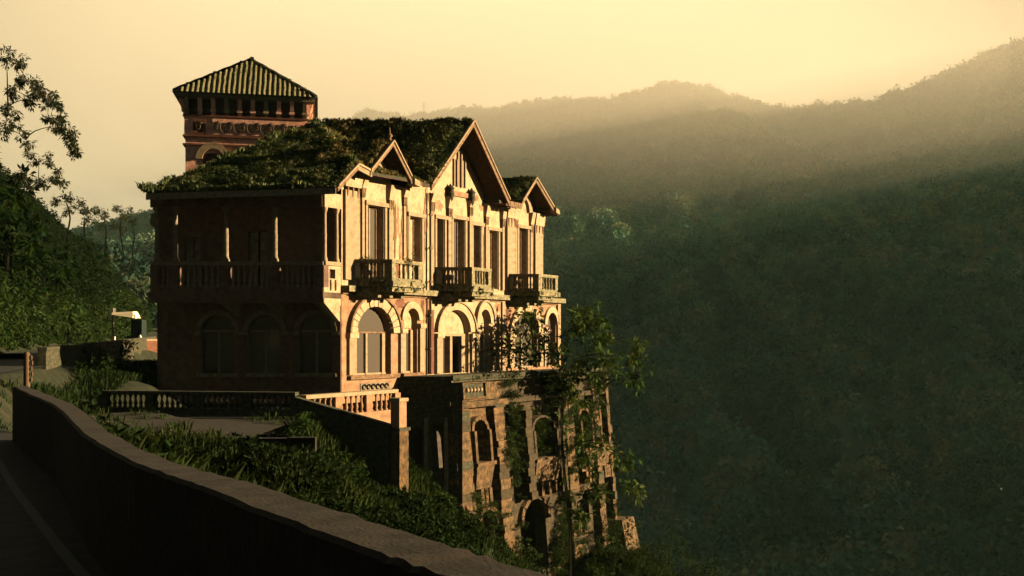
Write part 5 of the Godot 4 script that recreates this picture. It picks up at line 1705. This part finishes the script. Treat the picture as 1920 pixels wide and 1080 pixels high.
	tag(gr, "tall green grass on the slope below the hotel", "grass")
	gx = []
	gc = []
	n = 0
	while n < 2600:
		var d := rng.randf_range(12.0, 55.0)
		var x := rng.randf_range(-15.0, 4.0)
		if d > 33.0 and x < -6.5 or d > 53.0 and x < -3.0 or road_near(x, d)[0] < 4.3 or hill_noise.get_noise_2d(x * 14.0, d * 14.0) < -0.02:
			continue
		n += 1
		gx.append(Transform3D(Basis(Vector3.UP, rng.randf() * TAU).scaled(Vector3.ONE * rng.randf_range(0.25, 0.7)), V(x, ground(x, d) + 0.12, d)))
		gc.append(vary(Color(0.008, 0.0145, 0.004), 0.4))
	tag(many(self, "weeds", bush[0], M.leaf, gx, gc), "low leafy weeds among the grass below the hotel", "weeds")
	# shrubs
	var sh := [[-2.9, 44.4, 1.0, "green shrub growing at the foot of the sunlit pillar"], [-4.2, 43.2, 0.7, "small green shrub beside the base of the sunlit pillar"], [7.6, 67.5, 2.3, "large dark shrub at the outer foot of the basement"], [10.2, 68.0, 2.0, "dark shrub on the slope right of the buttress"], [12.6, 69.0, 1.8, "rightmost dark shrub on the edge of the gorge"], [5.4, 62.0, 1.5, "shrub growing over the rocky basement footing"], [-6.8, 41.8, 1.0, "dark shrub hanging over the mossy sloping wall"], [-8.6, 40.8, 0.9, "dark shrub in front of the mossy sloping wall"], [-20.5, 50.0, 0.9, "low dark shrub left of the terrace balustrade"], [-22.8, 55.0, 1.1, "rounded dark shrub below the far bend wall"], [-19.3, 55.0, 1.0, "dark shrub against the hotel's shaded left corner"], [-25.5, 66.0, 1.0, "dark shrub beside the middle of the far bend wall"], [-16.6, 24.5, 0.6, "small dark shrub just behind the parapet end"]]
	for q in sh:
		var o := holder(self, "shrub", V(q[0], ground(q[0], q[1]), q[1]))
		part(o, "stem", limb(Vector3(0, -0.2, 0), Vector3(0.1, q[2] * 0.8, 0), 0.0, 0.05 * q[2], 0.02), M.bark)
		part(o, "foliage", crown_mesh(26, 22, Vector3(q[2], q[2] * 0.75, q[2]), 0.26, 0.1, [Color(0.014, 0.026, 0.0065), Color(0.020, 0.031, 0.008), Color(0.010, 0.018, 0.0055)], 0.3, 0.24), M.leaf).position = Vector3(0, q[2] * 0.6, 0)
		tag(o, q[3], "shrub")
	# the broad-leaved tree beside the hotel
	var green := [Color(0.032, 0.054, 0.013), Color(0.046, 0.062, 0.016), Color(0.024, 0.040, 0.011)]
	var base := V(3.6, ground(3.6, 63.5), 63.5)
	sp = []
	for q in [[1092, 596], [1112, 618], [1080, 690], [1068, 712], [965, 605], [1000, 588], [985, 632], [1022, 636], [952, 650], [930, 678], [972, 672], [1012, 668], [1076, 588], [1108, 580], [1130, 602], [1086, 626], [1118, 640], [1062, 655], [1098, 668], [1140, 668], [1190, 650], [1204, 678], [1192, 712], [1100, 704], [1146, 706], [1048, 708], [1070, 745], [1090, 830], [1148, 832], [1172, 868], [1060, 796], [1190, 912], [1112, 926], [1040, 878], [1085, 965], [1104, 870]]:
		sp.append(px(q[0], q[1], 63.3 + rng.randf_range(-0.9, 1.6)))
	t = spray_tree("broadleaf_tree", base, V(3.2, -1.0, 63.2), 0.13, sp, 105, Vector3(1.0, 0.7, 1.0), 0.48, 0.16, green, 0.45)
	tag(t, "slender leafy tree growing up before the right end of the sunlit front", "tree")
	# weeds on the balconies
	for q in [[P(1.2, 6.0, 0.5), 0.45, "dry weed tuft on the left end of the first balcony"], [P(2.2, 6.0, 2.0), 0.35, "round dry weed on the corner of the first balcony"]]:
		var o := holder(self, "weed", ORIGIN + q[0])
		part(o, "leaves", crown_mesh(8, 20, Vector3(q[1], q[1] * 0.8, q[1]), 0.2, 0.05, [Color(0.10, 0.06, 0.02), Color(0.06, 0.055, 0.02)], -0.3, 0.3), M.leaf)
		tag(o, q[2], "weed")
	# creepers over the basement
	xf = []
	cl = []
	n = 0
	while n < 900:
		var u := rng.randf_range(4.6, 22.2)
		var y := rng.randf_range(-15.0, -0.2)
		var dens := hill_noise.get_noise_2d(u * 14.0, y * 9.0) + (0.16 if u > 9.2 and u < 11.0 or u > 14.5 and u < 17.5 else -0.1) + (0.15 if y < -8.0 else 0.0)
		if dens < rng.randf_range(-0.05, 0.4):
			continue
		n += 1
		xf.append(Transform3D(Basis(Vector3(0, 0, 1), rng.randf_range(-0.6, 0.6)).rotated(Vector3.UP, rng.randf() * TAU).scaled(Vector3.ONE * rng.randf_range(0.2, 0.5)), ORIGIN + B(u, y, 0.05 if rng.randf() < 0.5 else -0.3)))
		cl.append(vary(Color(0.022, 0.034, 0.009), 0.4))
	tag(many(self, "creeper", bush[1], M.leaf, xf, cl), "green creeper spreading over the basement walls", "creeper")
	# the single tree that breaks the saddle of the far ridge
	var lt := holder(self, "ridge_tree", V(404.0, mountain(404.0, 1395.0), 1395.0))
	part(lt, "trunk", limb(Vector3(0, -4, 0), Vector3(0, 6, 0), 0.0, 0.8, 0.4), M.bark)
	part(lt, "crown", crown_mesh(20, 16, Vector3(4.5, 5.5, 4.5), 1.6, 1.0, shade, 0.2, 0.3), M.leaf).position = Vector3(0, 8, 0)
	tag(lt, "lone tree breaking the misty saddle of the far ridge", "tree")
